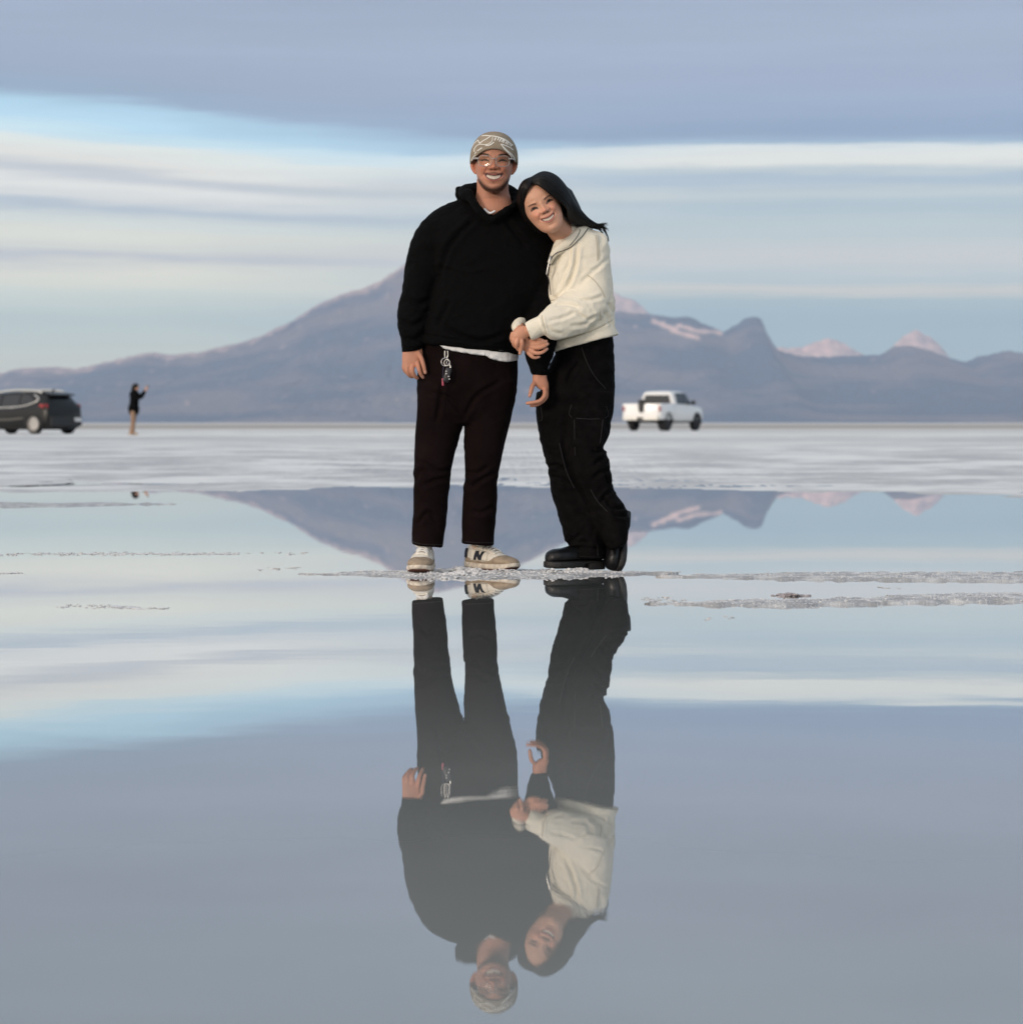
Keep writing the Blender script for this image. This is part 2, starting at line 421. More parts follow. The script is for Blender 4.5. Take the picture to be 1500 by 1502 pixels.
for cx, cy, n_, s_, k_ in ((675, 840, 90, .10, .011), (682, 845, 50, .07, .010), (660, 849, 20, .05, .010), (838, 842, 40, .05, .010), (850, 841, 60, .08, .011), (810, 843, 20, .03, .008), (735, 842, 40, .12, .007), (905, 845, 30, .06, .007), (700, 842, 30, .06, .009), (630, 846, 30, .1, .007)):
    p = P(cx, cy, 0, ycoord(cy))
    for _ in range(n_*4):
        x_ = p.x + random.gauss(0, s_*.5); y_ = p.y + random.gauss(0, s_*.4)
        rr0 = math.hypot((x_-p.x)/s_, (y_-p.y)/s_)
        lump(gv, gf, (x_, y_, gz(x_, y_)+.001+random.random()*.016*math.exp(-rr0*rr0*3)), random.uniform(.2, .8)**1.5*k_, .8)
for x0_, x1_, pa, pb, n_, sd_y in ((0,350,813,812,420,.05),(120,350,812,813,260,.02),(360,450,811,812,22,.05),(90,245,888,893,60,.03),(150,200,889,891,50,.012),(0,32,841,841,40,.012),(380,440,835,833,26,.03),(940,1010,879,884,60,.06),(1000,1090,905,906,6,.05),(1290,1320,862,863,8,.02)):
    for _ in range(n_):
        t = random.random(); t = t if random.random() < .6 else (int(t*9)+random.gauss(.5,.12))/9
        px_ = x0_+(x1_-x0_)*t; py_ = pa+(pb-pa)*t; q = P(px_, py_, 0, ycoord(py_))
        k0 = len(gv); lump(gv, gf, (0, 0, 0), random.uniform(.0015, .0065)*(.4+.6*random.random()), .45)
        sx = random.uniform(1, 3.2); oy = random.gauss(0, sd_y*1.5)
        for i_ in range(k0, len(gv)): a_ = gv[i_]; gv[i_] = (q.x + a_[0]*sx, q.y + oy + a_[1]*1.5, a_[2] + .0008)
gr = mesh_obj('salt_grains', gv, gf, mat('salt_grain', (.64,.64,.64), .35, spec=.5, var=.15, vscale=60), smooth=False); gr['kind'] = 'stuff'
cl = []; cf = []
p = P(1157, 873, 0, ycoord(874))
for i in range(110):
    t = random.gauss(0, .5); lump(cl, cf, (p.x + t*.048, p.y+random.gauss(0,.02), .001+.009*max(0, 1-abs(t))*random.random()), random.uniform(.003,.008), .6)
o = mesh_obj('salt_clod', cl, cf, mat('clod', (.36,.33,.34), .7, var=.3, vscale=80), smooth=False)
tag(o, 'small dark clod poking out of the water between the two salt bars', 'salt clod')

# ------------------------------------------------------------ water
wxs = [-33000,-2000,-200,-40,-10,0,10,40,200,2000,33000]; wys = [-3000,-20,0,5,10,15,20,24,28,40,60]
wg = [[(a, b_, 0) for a in wxs] for b_ in wys]
water = MB().grid(wg).obj('water', None, smooth=False); water['kind'] = 'structure'
wm = bpy.data.materials.new('brine'); wm.use_nodes = True; nt = wm.node_tree; b = nt.nodes['Principled BSDF']
b.inputs['Roughness'].default_value = .001; b.inputs['IOR'].default_value = 1.42; b.inputs['Coat IOR'].default_value = 1.40; b.inputs['Coat Roughness'].default_value = .001
tc = N('ShaderNodeTexCoord')
LK(mixc(mr(gn(1, (.8, .5, 1), 4), .35, .65), (.270,.280,.268,1), (.305,.315,.300,1)), b.inputs['Base Color'])
bp = N('ShaderNodeBump'); bp.inputs['Distance'].default_value = 1; bp.inputs['Strength'].default_value = 1
sp = N('ShaderNodeSeparateXYZ'); LK(tc.outputs['Object'], sp.inputs[0])
LK(mr(sp.outputs[1], 3.6, 7.5, .16, 1), b.inputs['Coat Weight'])
near = mr(sp.outputs[1], 5, 11, 1, .10)
hgt = M('ADD', M('MULTIPLY', gn(1, (6, 11, 1), 2, .5), .00009), M('MULTIPLY', gn(1, (1.2, 2.2, 1), 2, .5), .0003))
patch = mr(gn(1, (.5, .9, 1), 3), .42, .62, .5, 1.3)
LK(M('MULTIPLY', M('MULTIPLY', hgt, near), patch), bp.inputs['Height']); LK(bp.outputs[0], b.inputs['Normal']); LK(bp.outputs[0], b.inputs['Coat Normal'])
water.data.materials.append(wm)

# ------------------------------------------------------------ mountains
def profile(pts, xq):
    a = np.array(pts, float); return np.interp(xq, a[:,0], a[:,1])
MAIN = [(-700,600),(-300,572),(-100,552),(0,548),(25,541),(75,538),(110,541),(150,533),(200,521),(225,517),(250,521),(290,517),(330,508),(370,498),(400,484),(430,470),(460,450),(500,432),(530,424),(560,411),(575,401),(592,388),(615,376),(640,371),(670,378),(700,385),(755,407),(800,430),(830,444),(870,452),
        (905,457),(955,461),(985,466),(1010,464),(1035,476),(1060,487),(1080,476),(1093,467),(1105,464),(1117,469),(1125,490),(1140,513),(1165,521),(1200,524),(1260,521),(1290,521),(1300,515),(1312,508),(1330,506),(1350,510),(1365,515),(1395,526),(1415,531),(1440,522),(1480,514),(1500,519),(1560,525),(1700,520),(1900,560),(2300,590)]
BACK = [(780,560),(830,470),(860,438),(880,425),(900,428),(915,436),(930,441),(945,453),(960,468),(1000,480),(1040,484),(1060,530),(1080,560),(1120,530),(1135,510),(1150,511),(1180,509),(1195,501),(1215,497),(1228,499),(1242,507),(1262,519),(1290,530),(1300,517),(1322,495),(1333,489),(1344,483),(1352,489),(1362,492),(1375,505),(1387,518),(1400,535),(1450,580)]
def mountains(name, prof, D, depth, x0, x1, step, alpenglow_snow, jag=1.0, sd_=0):
    px = np.arange(x0, x1, step); nr = 90; T = np.linspace(0, 1, nr)
    py = profile(prof, px) + jag*(2.8*fbm(np.stack([px/18, 0*px+sd_, 0*px], 1), 4) + 2.6*fbm(np.stack([px/5, 0*px+sd_+3, 0*px], 1), 3))
    H = np.maximum((HOR - py)/F*D + CAMZ, 5)
    vs = []; al = []
    GX, GT = np.meshgrid(px, T); gx_ = GX.ravel(); gt = GT.ravel()
    q = np.stack([gx_/85, gt*3.2, 0*gt+3+sd_], 1)
    wx = fbm(q*.7, 3)
    rg = ridged(np.stack([gx_/62+wx*1.1, gt*1.1+wx*.5, 0*gt+sd_], 1), 5)
    fine = fbm(np.stack([gx_/9, gt*22, 0*gt+sd_], 1), 4)
    jx = gx_ + 26*wx*(1-gt)*4*gt
    Hq = np.interp(jx, px, H)
    env = (1-gt)**.8
    z_ = Hq*(gt**1.25)*(1 - .42*(1-rg)*env) + Hq*.035*fine*env*np.minimum(gt*6, 1)
    z_ = np.maximum(np.where(gt > .999, np.interp(gx_, px, H), z_), 0) - 3*(gt < .001)
    y_ = D - depth*(1-gt)**1.0 + depth*.25*(rg-.6)*(1-gt)*gt*2
    x_ = (gx_-750)/F*D
    # back slope
    bz = H*.0 - 3; n_ = len(px)
    V = np.concatenate([np.stack([x_, y_, z_], 1), np.stack([(px-750)/F*D, 0*px + D + depth*.6, bz], 1)])
    rows = nr + 1
    ii = np.arange(rows*n_).reshape(rows, n_)
    ff = np.stack([ii[:-1,:-1], ii[:-1,1:], ii[1:,1:], ii[1:,:-1]], -1).reshape(-1, 4)
    me = bpy.data.meshes.new(name); me.from_pydata(V.tolist(), [], ff.tolist()); me.update()
    me.polygons.foreach_set('use_smooth', [True]*len(me.polygons))
    o = bpy.data.objects.new(name, me); C.objects.link(o); o['kind'] = 'structure'
    # surface colour: rock, paler crest, snowfields with pink alpenglow painted in
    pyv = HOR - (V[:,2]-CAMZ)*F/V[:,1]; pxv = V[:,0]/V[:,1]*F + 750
    sn = alpenglow_snow(pxv, pyv, fbm(np.stack([pxv/14, pyv/9, 0*pxv+sd_], 1), 4), np.interp(np.concatenate([gx_, px]), px, py))
    at = me.color_attributes.new('alpenglow_snow', 'FLOAT_COLOR', 'POINT')
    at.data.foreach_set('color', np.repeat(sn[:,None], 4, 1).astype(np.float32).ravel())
    return o
def seg(pxv, pyv, a, b_, wd):
    ax, ay = a; bx, by = b_; dx, dy = bx-ax, by-ay; t = np.clip(((pxv-ax)*dx+(pyv-ay)*dy)/(dx*dx+dy*dy), 0, 1)
    return np.clip(1 - np.hypot(pxv-ax-t*dx, pyv-ay-t*dy)/wd, 0, 1)
def alpenglow_snow_main(px, py, n, top):
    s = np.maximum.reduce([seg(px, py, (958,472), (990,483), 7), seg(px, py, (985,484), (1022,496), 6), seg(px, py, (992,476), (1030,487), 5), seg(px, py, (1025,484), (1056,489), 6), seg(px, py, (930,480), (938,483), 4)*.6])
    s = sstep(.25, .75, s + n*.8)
    pale = (.40*sstep(.25, .75, n*.8 + .75*sstep(15, 1, py-top)) + .10*sstep(.1, .6, n))*(px < 900)      # crest blended toward the painted pink, paler than the rock
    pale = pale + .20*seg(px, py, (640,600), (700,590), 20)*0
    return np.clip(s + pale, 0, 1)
def alpenglow_snow_back(px, py, n, top): return np.clip(.78 + n*.9, .15, 1)
mm = bpy.data.materials.new('mountain_rock'); mm.use_nodes = True; nt = mm.node_tree; b = nt.nodes['Principled BSDF']
tc = N('ShaderNodeTexCoord')
at = N('ShaderNodeAttribute'); at.attribute_name = 'alpenglow_snow'
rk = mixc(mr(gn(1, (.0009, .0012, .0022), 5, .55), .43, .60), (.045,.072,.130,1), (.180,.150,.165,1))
LK(mixc(at.outputs['Fac'], rk, (1.0,.66,.55,1)), b.inputs['Base Color']); b.inputs['Roughness'].default_value = .9; b.inputs['Specular IOR Level'].default_value = .1  # pink alpenglow painted into this base colour
bp = N('ShaderNodeBump'); bp.inputs['Distance'].default_value = 110; LK(gn(1, (.004, .004, .006), 6, .65), bp.inputs['Height']); LK(bp.outputs[0], b.inputs['Normal'])
mo = mountains('mountain_range', MAIN, 21000, 4200, -700, 2300, 4, alpenglow_snow_main, 1.0, 0); mo.data.materials.append(mm)
mb_ = mountains('alpenglow_snow_peaks', BACK, 27500, 4000, 780, 1450, 2.5, alpenglow_snow_back, 1.3, 5); mb_.data.materials.append(mm)  # far peaks: their sunset pink is painted, not lit

# ------------------------------------------------------------ evening haze
hz = MB().box((0, 15500, 674), (67000, 39500, 1350)).obj('haze', None, smooth=False); hz['kind'] = 'stuff'
hm = bpy.data.materials.new('haze'); hm.use_nodes = True; nt = hm.node_tree; nt.nodes.clear()
pv = N('ShaderNodeVolumePrincipled'); pv.inputs['Color'].default_value = (.66, .80, 1, 1); pv.inputs['Density'].default_value = RHO; pv.inputs['Anisotropy'].default_value = 0
oo = N('ShaderNodeOutputMaterial'); LK(pv.outputs[0], oo.inputs['Volume']); hz.data.materials.append(hm)
# ============================================================ people
def blend_cols(n): return np.tile(np.array(n, float)[None, :], (1, 1))
class Paint:
    def __init__(s, me, base):
        s.me = me; s.co = get_co(me); s.n = len(s.co); s.c = np.tile(np.array(base[:3], float), (s.n, 1))
    def put(s, w, col):
        w = np.clip(w, 0, 1)[:, None]; s.c = s.c*(1-w) + np.array(col[:3])[None]*w
    def mul(s, w, k):
        w = np.clip(w, 0, 1)[:, None]; s.c = s.c*(1-w) + s.c*np.array(k)[None]*w
    def done(s):
        a = s.me.color_attributes.new('tint', 'FLOAT_COLOR', 'POINT')
        a.data.foreach_set('color', np.concatenate([s.c, np.ones((s.n, 1))], 1).astype(np.float32).ravel())

HEADROWS = [ # v, half width, front, back
 (-.127,.014,.066,-.045),(-.122,.029,.079,-.02),(-.112,.043,.086,.0),(-.098,.0545,.089,.018),(-.080,.0625,.089,.035),(-.06,.0680,.089,.055),(-.04,.0720,.089,.072),(-.02,.0745,.0885,.084),
 (0,.0755,.087,.093),(.02,.0765,.091,.099),(.04,.0770,.0925,.102),(.06,.0750,.089,.100),(.08,.0690,.079,.092),(.098,.056,.061,.073),(.110,.038,.040,.048),(.116,.016,.018,.02)]
def head_mb(mb, Mx, sc=1.0, jaw=1.0, ears=True, rows=HEADROWS):
    A = np.array(rows); rings = []
    vv = np.linspace(A[0,0], A[-1,0], 46)
    for v in vv:
        w_ = np.interp(v, A[:,0], A[:,1]); f = np.interp(v, A[:,0], A[:,2]); b_ = np.interp(v, A[:,0], A[:,3])
        if v < -.02: w_ *= jaw + (1-jaw)*(v+.124)/.104
        c = (f - b_)/2; r_ = (f + b_)/2
        ring = []
        for a in np.linspace(0, 2*math.pi, 40, endpoint=False):
            ca, sa = math.cos(a), math.sin(a)
            ex = .90 if sa < 0 else 1.0
            ring.append(Mx @ Vector((w_*math.copysign(abs(ca)**ex, ca)*sc, -(c - r_*sa)*sc if False else (-c + r_*sa)*sc, v*sc)))
        rings.append(ring)
    mb.loft(rings)
    if ears:
        for s in (-1, 1):
            pts = [(s*.073,.004,.004),(s*.082,.012,-.002),(s*.0855,.012,-.018),(s*.081,.006,-.036),(s*.0735,.000,-.050)]
            mb.tube([Mx @ (Vector(p)*sc) for p in pts], [.006*sc,.009*sc,.0095*sc,.008*sc,.005*sc], n=10)
def sculpt_face(me, Mx, sc, female=False, mouth=None):
    """push the features of a smiling face out of the blank head; returns local coordinates"""
    co_ = get_co(me); inv = np.array(Mx.inverted()); L = (co_ @ inv[:3,:3].T + inv[:3,3])/sc
    u, d, v = L[:,0], -L[:,1], L[:,2]
    au = np.abs(u)
    fr = sstep(.01, .05, d)*(np.hypot(au/.085, v/.13) < 1.1)
    g = lambda cu, cv, su, sv, a: a*np.exp(-((au-cu)/su)**2 - ((v-cv)/sv)**2)
    f = 0*u
    # nose: bridge, tip and wings
    br = np.clip((.016 - v)/.042, 0, 1)
    f += (.004 + .011*br)*np.exp(-(au/(.0075+.004*br))**2)*sstep(.024, .008, v)*sstep(-.040, -.031, v)
    f += g(0, -.0255, .0125, .0090, .0105 if not female else .0090)
    f += g(.0165 if not female else .0150, -.0290, .0070, .0065, .0095 if not female else .0080)
    f -= g(.008, -.0375, .007, .003, .006)
    f += g(.033, -.001, .016, .010, -.0065)            # sockets
    f += g(.034, -.0005, .012, .0065, .0035)           # lids over the eyes
    f += g(.034, .0215, .020, .006, .003)
    f += g(.043, -.031, .017, .014, .0100)             # smiling cheeks
    f += g(0, -.068, .036, .020, .004)                 # muzzle
    for t in np.linspace(0, 1, 6):                      # fold from nose to mouth corner
        f += g(.024 + .022*t, -.031 - .031*t, .0036, .006, -.0034)
    mu, mv, mh = mouth                                  # half width, centre v, half height
    cv = mv + (au/mu)**2*.012                           # corners up
    f += .0035*np.exp(-(au/(mu*.95))**4)*(np.exp(-((v-cv-mh-.004)/.0035)**2) + 1.25*np.exp(-((v-cv+mh+.004)/.0045)**2))
    f -= .0045*np.exp(-(au/(mu*.9))**6)*np.exp(-((v-cv)/(mh*1.0))**4)
    f -= g(mu+.002, mv+.013, .004, .004, .003)
    f += g(0, -.108, .017, .010, .004); f -= g(0, -.092, .02, .004, .0025)
    L2 = L.copy(); L2[:,1] -= f*fr
    Mn = np.array(Mx)
    set_co(me, (L2*sc) @ Mn[:3,:3].T + Mn[:3,3])
    return u, d, v
def paint_face(pt, u, d, v, skin, mouth, female):
    au = np.abs(u); front = (d > .02) & (v > -.14) & (v < .13) & (au < .095)
    fr = front*1.0
    mu, mv, mh = mouth; cv = mv + (au/mu)**2*.012
    taper = np.sqrt(np.clip(1 - (au/mu)**2, 0, 1))
    # warmth of cheeks, nose and ears
    pt.mul(fr*np.exp(-((au-.040)/.02)**2-((v+.030)/.02)**2)*.55, (1.02,.72,.70))
    pt.mul(fr*np.exp(-(au/.014)**2-((v+.026)/.012)**2)*.6, (1.06,.82,.80))
    pt.mul(fr*np.exp(-((au-.033)/.02)**2-((v-.001)/.011)**2)*.35, (.85,.74,.72))  # skin darker around the eyes
    lip = (.43,.165,.125) if female else (.30,.095,.075)
    lt = mh + (.0065 if female else .0050)
    inside = sstep(1.0, .92, au/(mu*1.06))
    dv = np.abs(v-cv)
    pt.put(fr*inside*sstep(.0015, -.0005, dv-(lt*taper+.0012)), lip)
    th = mh*taper
    pt.put(fr*sstep(.001, -.0004, dv-th)*sstep(1, .96, au/mu), (.06,.018,.016))
    teeth = fr*sstep(.0009, -.0005, np.abs(v-cv-.0005)-(th-.0022))*sstep(.0, .10, 1-au/(mu*.80))
    gap = .12*sstep(.0010, .0003, np.abs(((au+.0000) % .0078)-.0039-.0039+.0039*0) )
    pt.put(teeth, (.64,.55,.46)); pt.mul(teeth*gap*4*(au > .002), (.75,.7,.66))
    # eyes: lids narrowed by the smile
    eh = .0040 if female else .0020; ew = .0165
    ex_ = .0357 if female else .034; eu = (au-ex_)/ew; ev = v - (.0020 - .0060*eu**2 + .0012*eu)
    lid = np.clip(1-eu**2, 0, 1)**.5
    w_ = fr*(np.abs(eu) < 1.05)
    pt.put(w_*sstep(.0014, 0, np.abs(ev)-eh*lid-.0010), (.012,.007,.006))
    if female:
        pt.put(w_*sstep(.0008, -.0002, np.abs(ev+.0006)-(eh*lid-.0012))*(np.abs(eu) > .42)*(np.abs(eu) < .80)*.5, (.30,.23,.21))
        pt.put(w_*sstep(.0010, 0, np.hypot(au-.036, ev-.0010)-.0003)*.6, (.30,.28,.28))
    else:
        pt.put(w_*sstep(.0006, -.0002, np.abs(ev+.0004)-(eh*lid-.0008))*(np.abs(eu) > .5)*(np.abs(eu) < .8)*.0, (.30,.22,.2))
    pt.mul(w_*np.exp(-((ev-.0068)/.0014)**2)*.5, (.5,.42,.4)); pt.mul(w_*np.exp(-((ev+.0070)/.0016)**2)*.35, (.7,.55,.5))  # shade painted into the folds above and below the eye
    # brows
    bu = (au-.0175)/.038; bc = (.0165 if female else .0205) + .0060*np.sin(np.clip(bu, 0, 1)*math.pi*.72) - .002
    bt = (.0034 if female else .0042)*(1-.55*np.clip(bu, 0, 1))
    pt.put(fr*sstep(-.03, .10, bu)*sstep(1.03, .9, bu)*sstep(.0022, -.0004, np.abs(v-bc)-bt)*(.80 if female else .92), (.016,.010,.008) if not female else (.075,.040,.028))
    # nostrils; shade painted under the nose and into the folds
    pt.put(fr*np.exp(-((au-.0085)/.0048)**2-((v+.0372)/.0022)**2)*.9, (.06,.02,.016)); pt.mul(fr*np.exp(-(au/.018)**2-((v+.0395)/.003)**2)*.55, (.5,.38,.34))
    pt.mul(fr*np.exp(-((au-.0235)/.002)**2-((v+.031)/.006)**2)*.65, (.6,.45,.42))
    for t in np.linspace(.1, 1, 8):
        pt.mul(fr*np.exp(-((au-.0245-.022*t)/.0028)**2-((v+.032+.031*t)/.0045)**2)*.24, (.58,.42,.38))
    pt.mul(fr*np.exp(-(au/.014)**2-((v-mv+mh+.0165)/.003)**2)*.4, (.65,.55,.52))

def digit(mb, pts, r, D=10.9):
    """finger as one bent chain of its own; pts = (px,py,depth)"""
    Q = [P(*p) for p in pts]; n = len(Q)
    rr = [r*(1.06 - .30*(i/(n-1))**1.3) for i in range(n)]
    mb.tube(Q, rr, n=10, sub=5)
def palm(mb, rows): mb.slab(rows, n=20, sub=4, exp=2.3)

# ------------------------------------------------------------ fabrics
hoodie_m = mat('black_fleece', (.0014,.0014,.0016), .9, spec=.10, bump=.0012, bscale=500)
shirt_m = mat('white_cotton', (.80,.80,.80), .85, spec=.2, bump=.0008, bscale=700, var=.04, vscale=40)
trouser_m = mat('brown_black_cotton', (.0075,.0042,.0044), .95, spec=.06, var=.3, vscale=9, bump=.0008, bscale=800)
jeans_m = mat('black_denim', (.0036,.0031,.0032), .9, spec=.08, var=.5, vscale=28, bump=.001, bscale=700)
jacket_m = mat('cream_fleece', (.80,.74,.61), .92, spec=.15, var=.035, vscale=150, bump=.0006, bscale=500, sheen=.15)
cuff_m = mat('cream_rib', (.82,.75,.61), .92, spec=.15, bump=.0015, bscale=500)
skin_man = mat('skin_tan', (.46,.25,.17), .5, spec=.35, attr='tint', sss=.12, bump=.0004, bscale=600)
skin_wom = mat('skin_light', (.60,.37,.27), .46, spec=.35, attr='tint', sss=.12, bump=.0003, bscale=600)
hair_m = mat('black_hair', (.0030,.0020,.0016), .38, spec=.22, var=.4, vscale=90)
seam_m = mat('seam_thread', (.46,.41,.32), .8); zip_m = mat('zip_tape', (.10,.09,.08), .6); metal_m = mat('steel', (.62,.60,.58), .28, metal=1)
blackseam_m = mat('dark_seam', (.010,.009,.010), .8)
VO = .0026

# ============================================================ the man
man = thing('person', 'man in black hoodie, patterned beanie and clear glasses, smiling, arms linked with the woman', 'person', tuple(P(683, 840)))
Mh = Matrix.Translation(P(724.3, 236, -.03)) @ Matrix.Rotation(R(1.0), 4, 'Y') @ Matrix.Rotation(R(4), 4, 'X')
mb = MB(); head_mb(mb, Mh, 1.0, .98)
mb.slab([(699,262,746,262,.02,.050),(699,278,746,280,.02,.056),(697,290,749,290,.018,.064),(694,302,752,302,.010,.068),(690,313,756,313,.012,.072),(680,322,766,322,.04,.07)], n=28)     # neck
# trunk and limbs under the clothes
mb.slab([(676,318,770,318,.05,.06),(662,342,780,342,.04,.09),(660,400,770,400,.03,.10),(632,480,750,480,.03,.105),(628,520,748,520,.03,.10),(626,560,748,560,.03,.10),(635,600,735,600,.03,.09)], n=28)
def limb(mb, pts, rr): mb.tube([P(*p) for p in pts], rr, n=14, sub=5)
limb(mb, [(656,345,.04),(626,392,.04),(609,450,.015),(605,492,-.025),(606,518,-.035)], [.048,.042,.032,.023,.025])
limb(mb, [(780,345,.05),(790,390,.04),(793,450,-.02),(794,505,-.06),(791,550,-.07),(790,558,-.07)], [.055,.048,.040,.031,.025,.024])
limb(mb, [(652,580,.03),(640,680,.02),(631,770,.03),(627,788,.05)], [.085,.058,.036,.024])
limb(mb, [(718,580,.03),(709,680,.02),(702,770,.06),(700,788,.08)], [.085,.058,.036,.024])
# right hand (hangs at the left of the picture)
palm(mb, [(592,508,617,506,-.035,.022),(590,518,620,516,-.04,.021),(589.5,528,619,527,-.045,.018),(590.5,537,616,538,-.05,.013)])
digit(mb, [(613,532,-.055),(614.5,541,-.066),(617.5,549,-.060),(620.5,553.5,-.050)], .0098)
digit(mb, [(606,534,-.052),(604.5,543,-.066),(607.5,551,-.060),(612,554.5,-.048)], .0098)
digit(mb, [(599,534,-.048),(596.8,543,-.060),(599.5,550,-.055),(604,553,-.044)], .0092)
digit(mb, [(593.5,531,-.042),(592,538,-.050),(593.8,544,-.046),(597,548,-.038)], .0080)
digit(mb, [(613,517,-.055),(618,526,-.072),(621,536,-.078),(623.6,546.5,-.076)], .0100)
# left hand, dangling, thumb towards the camera's left
palm(mb, [(781.5,549,801,547,-.07,.020),(780.5,556,802.5,556,-.075,.020),(783,563,804.5,564,-.078,.019),(790,571,804.5,573,-.076,.017)])
digit(mb, [(785,560,-.082),(780.5,567,-.10),(778.6,573.5,-.108),(776.6,580.5,-.108)], .0100)
digit(mb, [(799,571,-.090),(798.5,580,-.105),(792.5,587.5,-.112),(784,590,-.112),(773,591.5,-.108)], .0092)
digit(mb, [(801,572,-.074),(800.5,582,-.086),(794.5,589,-.092),(787,593.5,-.090),(779,595,-.084)], .0092)
digit(mb, [(801,571,-.058),(801,580,-.066),(796.5,588,-.070),(790,591,-.066),(783,590.5,-.060)], .0086)
digit(mb, [(800,569,-.044),(800.5,576,-.048),(797.5,583,-.050),(792,586,-.046)], .0076)
body = remesh(mb, 'body', VO, skin_man, man, smooth_it=3)
mouth_m = (.0350, -.0680, .0085)
u, d, v = sculpt_face(body.data, Mh, 1.0, False, mouth_m)
pt = Paint(body.data, (.48,.225,.145))
pt.mul(sstep(-.25, .35, fbm(pt.co*26, 3)), (1.06,1.02,1.0)); pt.mul(sstep(0, .5, fbm(pt.co*60+9, 3))*.5, (.92,.88,.86))
nearhead = (np.abs(u) < .1) & (np.abs(d) < .13) & (v > -.15) & (v < .13)
pt.mul((nearhead & (np.abs(u) > .073))*.6, (1.0,.70,.62))
paint_face(pt, u, d, v, None, mouth_m, False)
st = nearhead*1.0                                              # beard stubble along the jaw, moustache, sideburns
bn = .5 + .7*fbm(pt.co*260, 2)
jb = -.120 + (np.abs(u)/.052)**2*.030
pt.put(st*np.exp(-((v-jb-.001)/.0120)**2)*(np.abs(u) < .062)*sstep(.0, .03, d)*(.75+.35*bn), (.022,.011,.009))
pt.put(st*sstep(-.095, -.125, v)*sstep(.01, .04, d)*.35, (.06,.03,.022))
pt.put(st*np.exp(-((v+.0495+.10*np.abs(u))/.0040)**2)*(np.abs(u) < .040)*(d > .03)*.75, (.06,.03,.024))
pt.put(st*np.exp(-(u/.006)**2-((v+.088)/.004)**2)*.35*(d > .03), (.09,.045,.035))
pt.put(st*sstep(.062, .067, np.abs(u))*sstep(-.018, -.004, v)*(v < .05)*(d > -.01)*(np.abs(u) < .0765)*.92, (.012,.009,.008))
nails = [(619.6,552.5,-.06),(623.4,545.5,-.086),(776.8,580,-.118)]
for nl in nails:
    q = np.array(P(*nl)); pt.put(sstep(.0075, .0045, np.linalg.norm(pt.co-q, axis=1))*.6, (.62,.38,.32))
pt.done()

# beanie: knitted skull cap
def cap_pts(v, a, off=0):
    A = np.array(HEADROWS); w_ = np.interp(v, A[:,0], A[:,1]); f = np.interp(v, A[:,0], A[:,2]); b_ = np.interp(v, A[:,0], A[:,3])
    c = (f-b_)/2; r_ = (f+b_)/2
    return w_, c, r_
def beanie_ring(t, off):
    """t 0 rim .. 1 crown"""
    ring = []
    for a in np.linspace(0, 2*math.pi, 64, endpoint=False):
        ca, sa = math.cos(a), math.sin(a)             # sa<0 is the front
        low = .045 - .057*abs(ca)**2.2 if sa < 0 else .045 - .057 - .02*sa      # arched over the brow, low at the ears
        wx_, fy, by_ = .0955+off, .107+off, .114+off
        top = .116+off
        th = t*math.pi/2
        zz = low + (top-low)*math.sin(th)**1.0
        sh_ = math.cos(th)**.80
        bul = 1 + .05*math.sin(th*2)
        ring.append(Mh @ Vector((wx_*ca*sh_*bul, (fy if sa < 0 else by_)*sa*sh_*bul + .004, zz)))
    return ring
mb = MB(); ts = list(np.linspace(0, .985, 22))
rings = [beanie_ring(t, 0) for t in ts]; inner = [beanie_ring(t, -.004) for t in ts[::-1]]
mb.loft(rings + inner, cap=False); k = 64; n0 = 21*k
mb.f.append(tuple(range(n0, n0+k))); mb.f.append(tuple(range(22*k, 23*k))[::-1])
for j in range(k): mb.f.append((j, (j+1) % k, 43*k+(j+1) % k, 43*k+j))
bean_m = mat('taupe_knit', (.30,.25,.19), .95, spec=.1, var=.12, vscale=60, bump=.0016, bscale=520)
bean = mb.obj('beanie', bean_m, man)
tb = bvh(bean)
line_m = mat('white_knit', (.78,.77,.72), .9, bump=.001, bscale=600)
Zb = lambda x, y: (680 + x/12.51, 190 + y/12.51)
LINES = [[(155,320),(190,265),(240,210),(262,196),(290,250),(340,215),(400,180),(450,150),(480,130)],[(335,120),(400,112),(480,118),(560,125),(640,140),(700,165),(760,200)],
 [(195,400),(200,350),(240,300),(300,272),(380,278),(440,270),(500,235),(525,190),(530,140)],[(400,290),(470,288),(520,260),(548,235)],[(205,445),(225,420)],[(255,390),(290,365),(330,340)],
 [(570,195),(590,150)],[(625,190),(645,155)],[(660,215),(690,165),(720,185),(700,225)],[(730,240),(745,195),(785,215),(770,255)],[(800,270),(810,235),(845,250),(838,285)],[(865,300),(885,275)],[(560,125),(700,160),(800,215),(870,270),(900,290)],
 [(905,375),(850,335),(780,300),(690,272),(730,320),(790,380),(860,440),(920,510),(945,590)],[(690,272),(740,345),(830,440),(890,520),(905,560)],[(150,570),(170,520),(215,470)]]
mb = MB()
for L_ in LINES: drape(mb, tb, [Zb(*p) for p in L_], .0024, .0006, flat=.35)
mb.obj('line_pattern', line_m, bean)

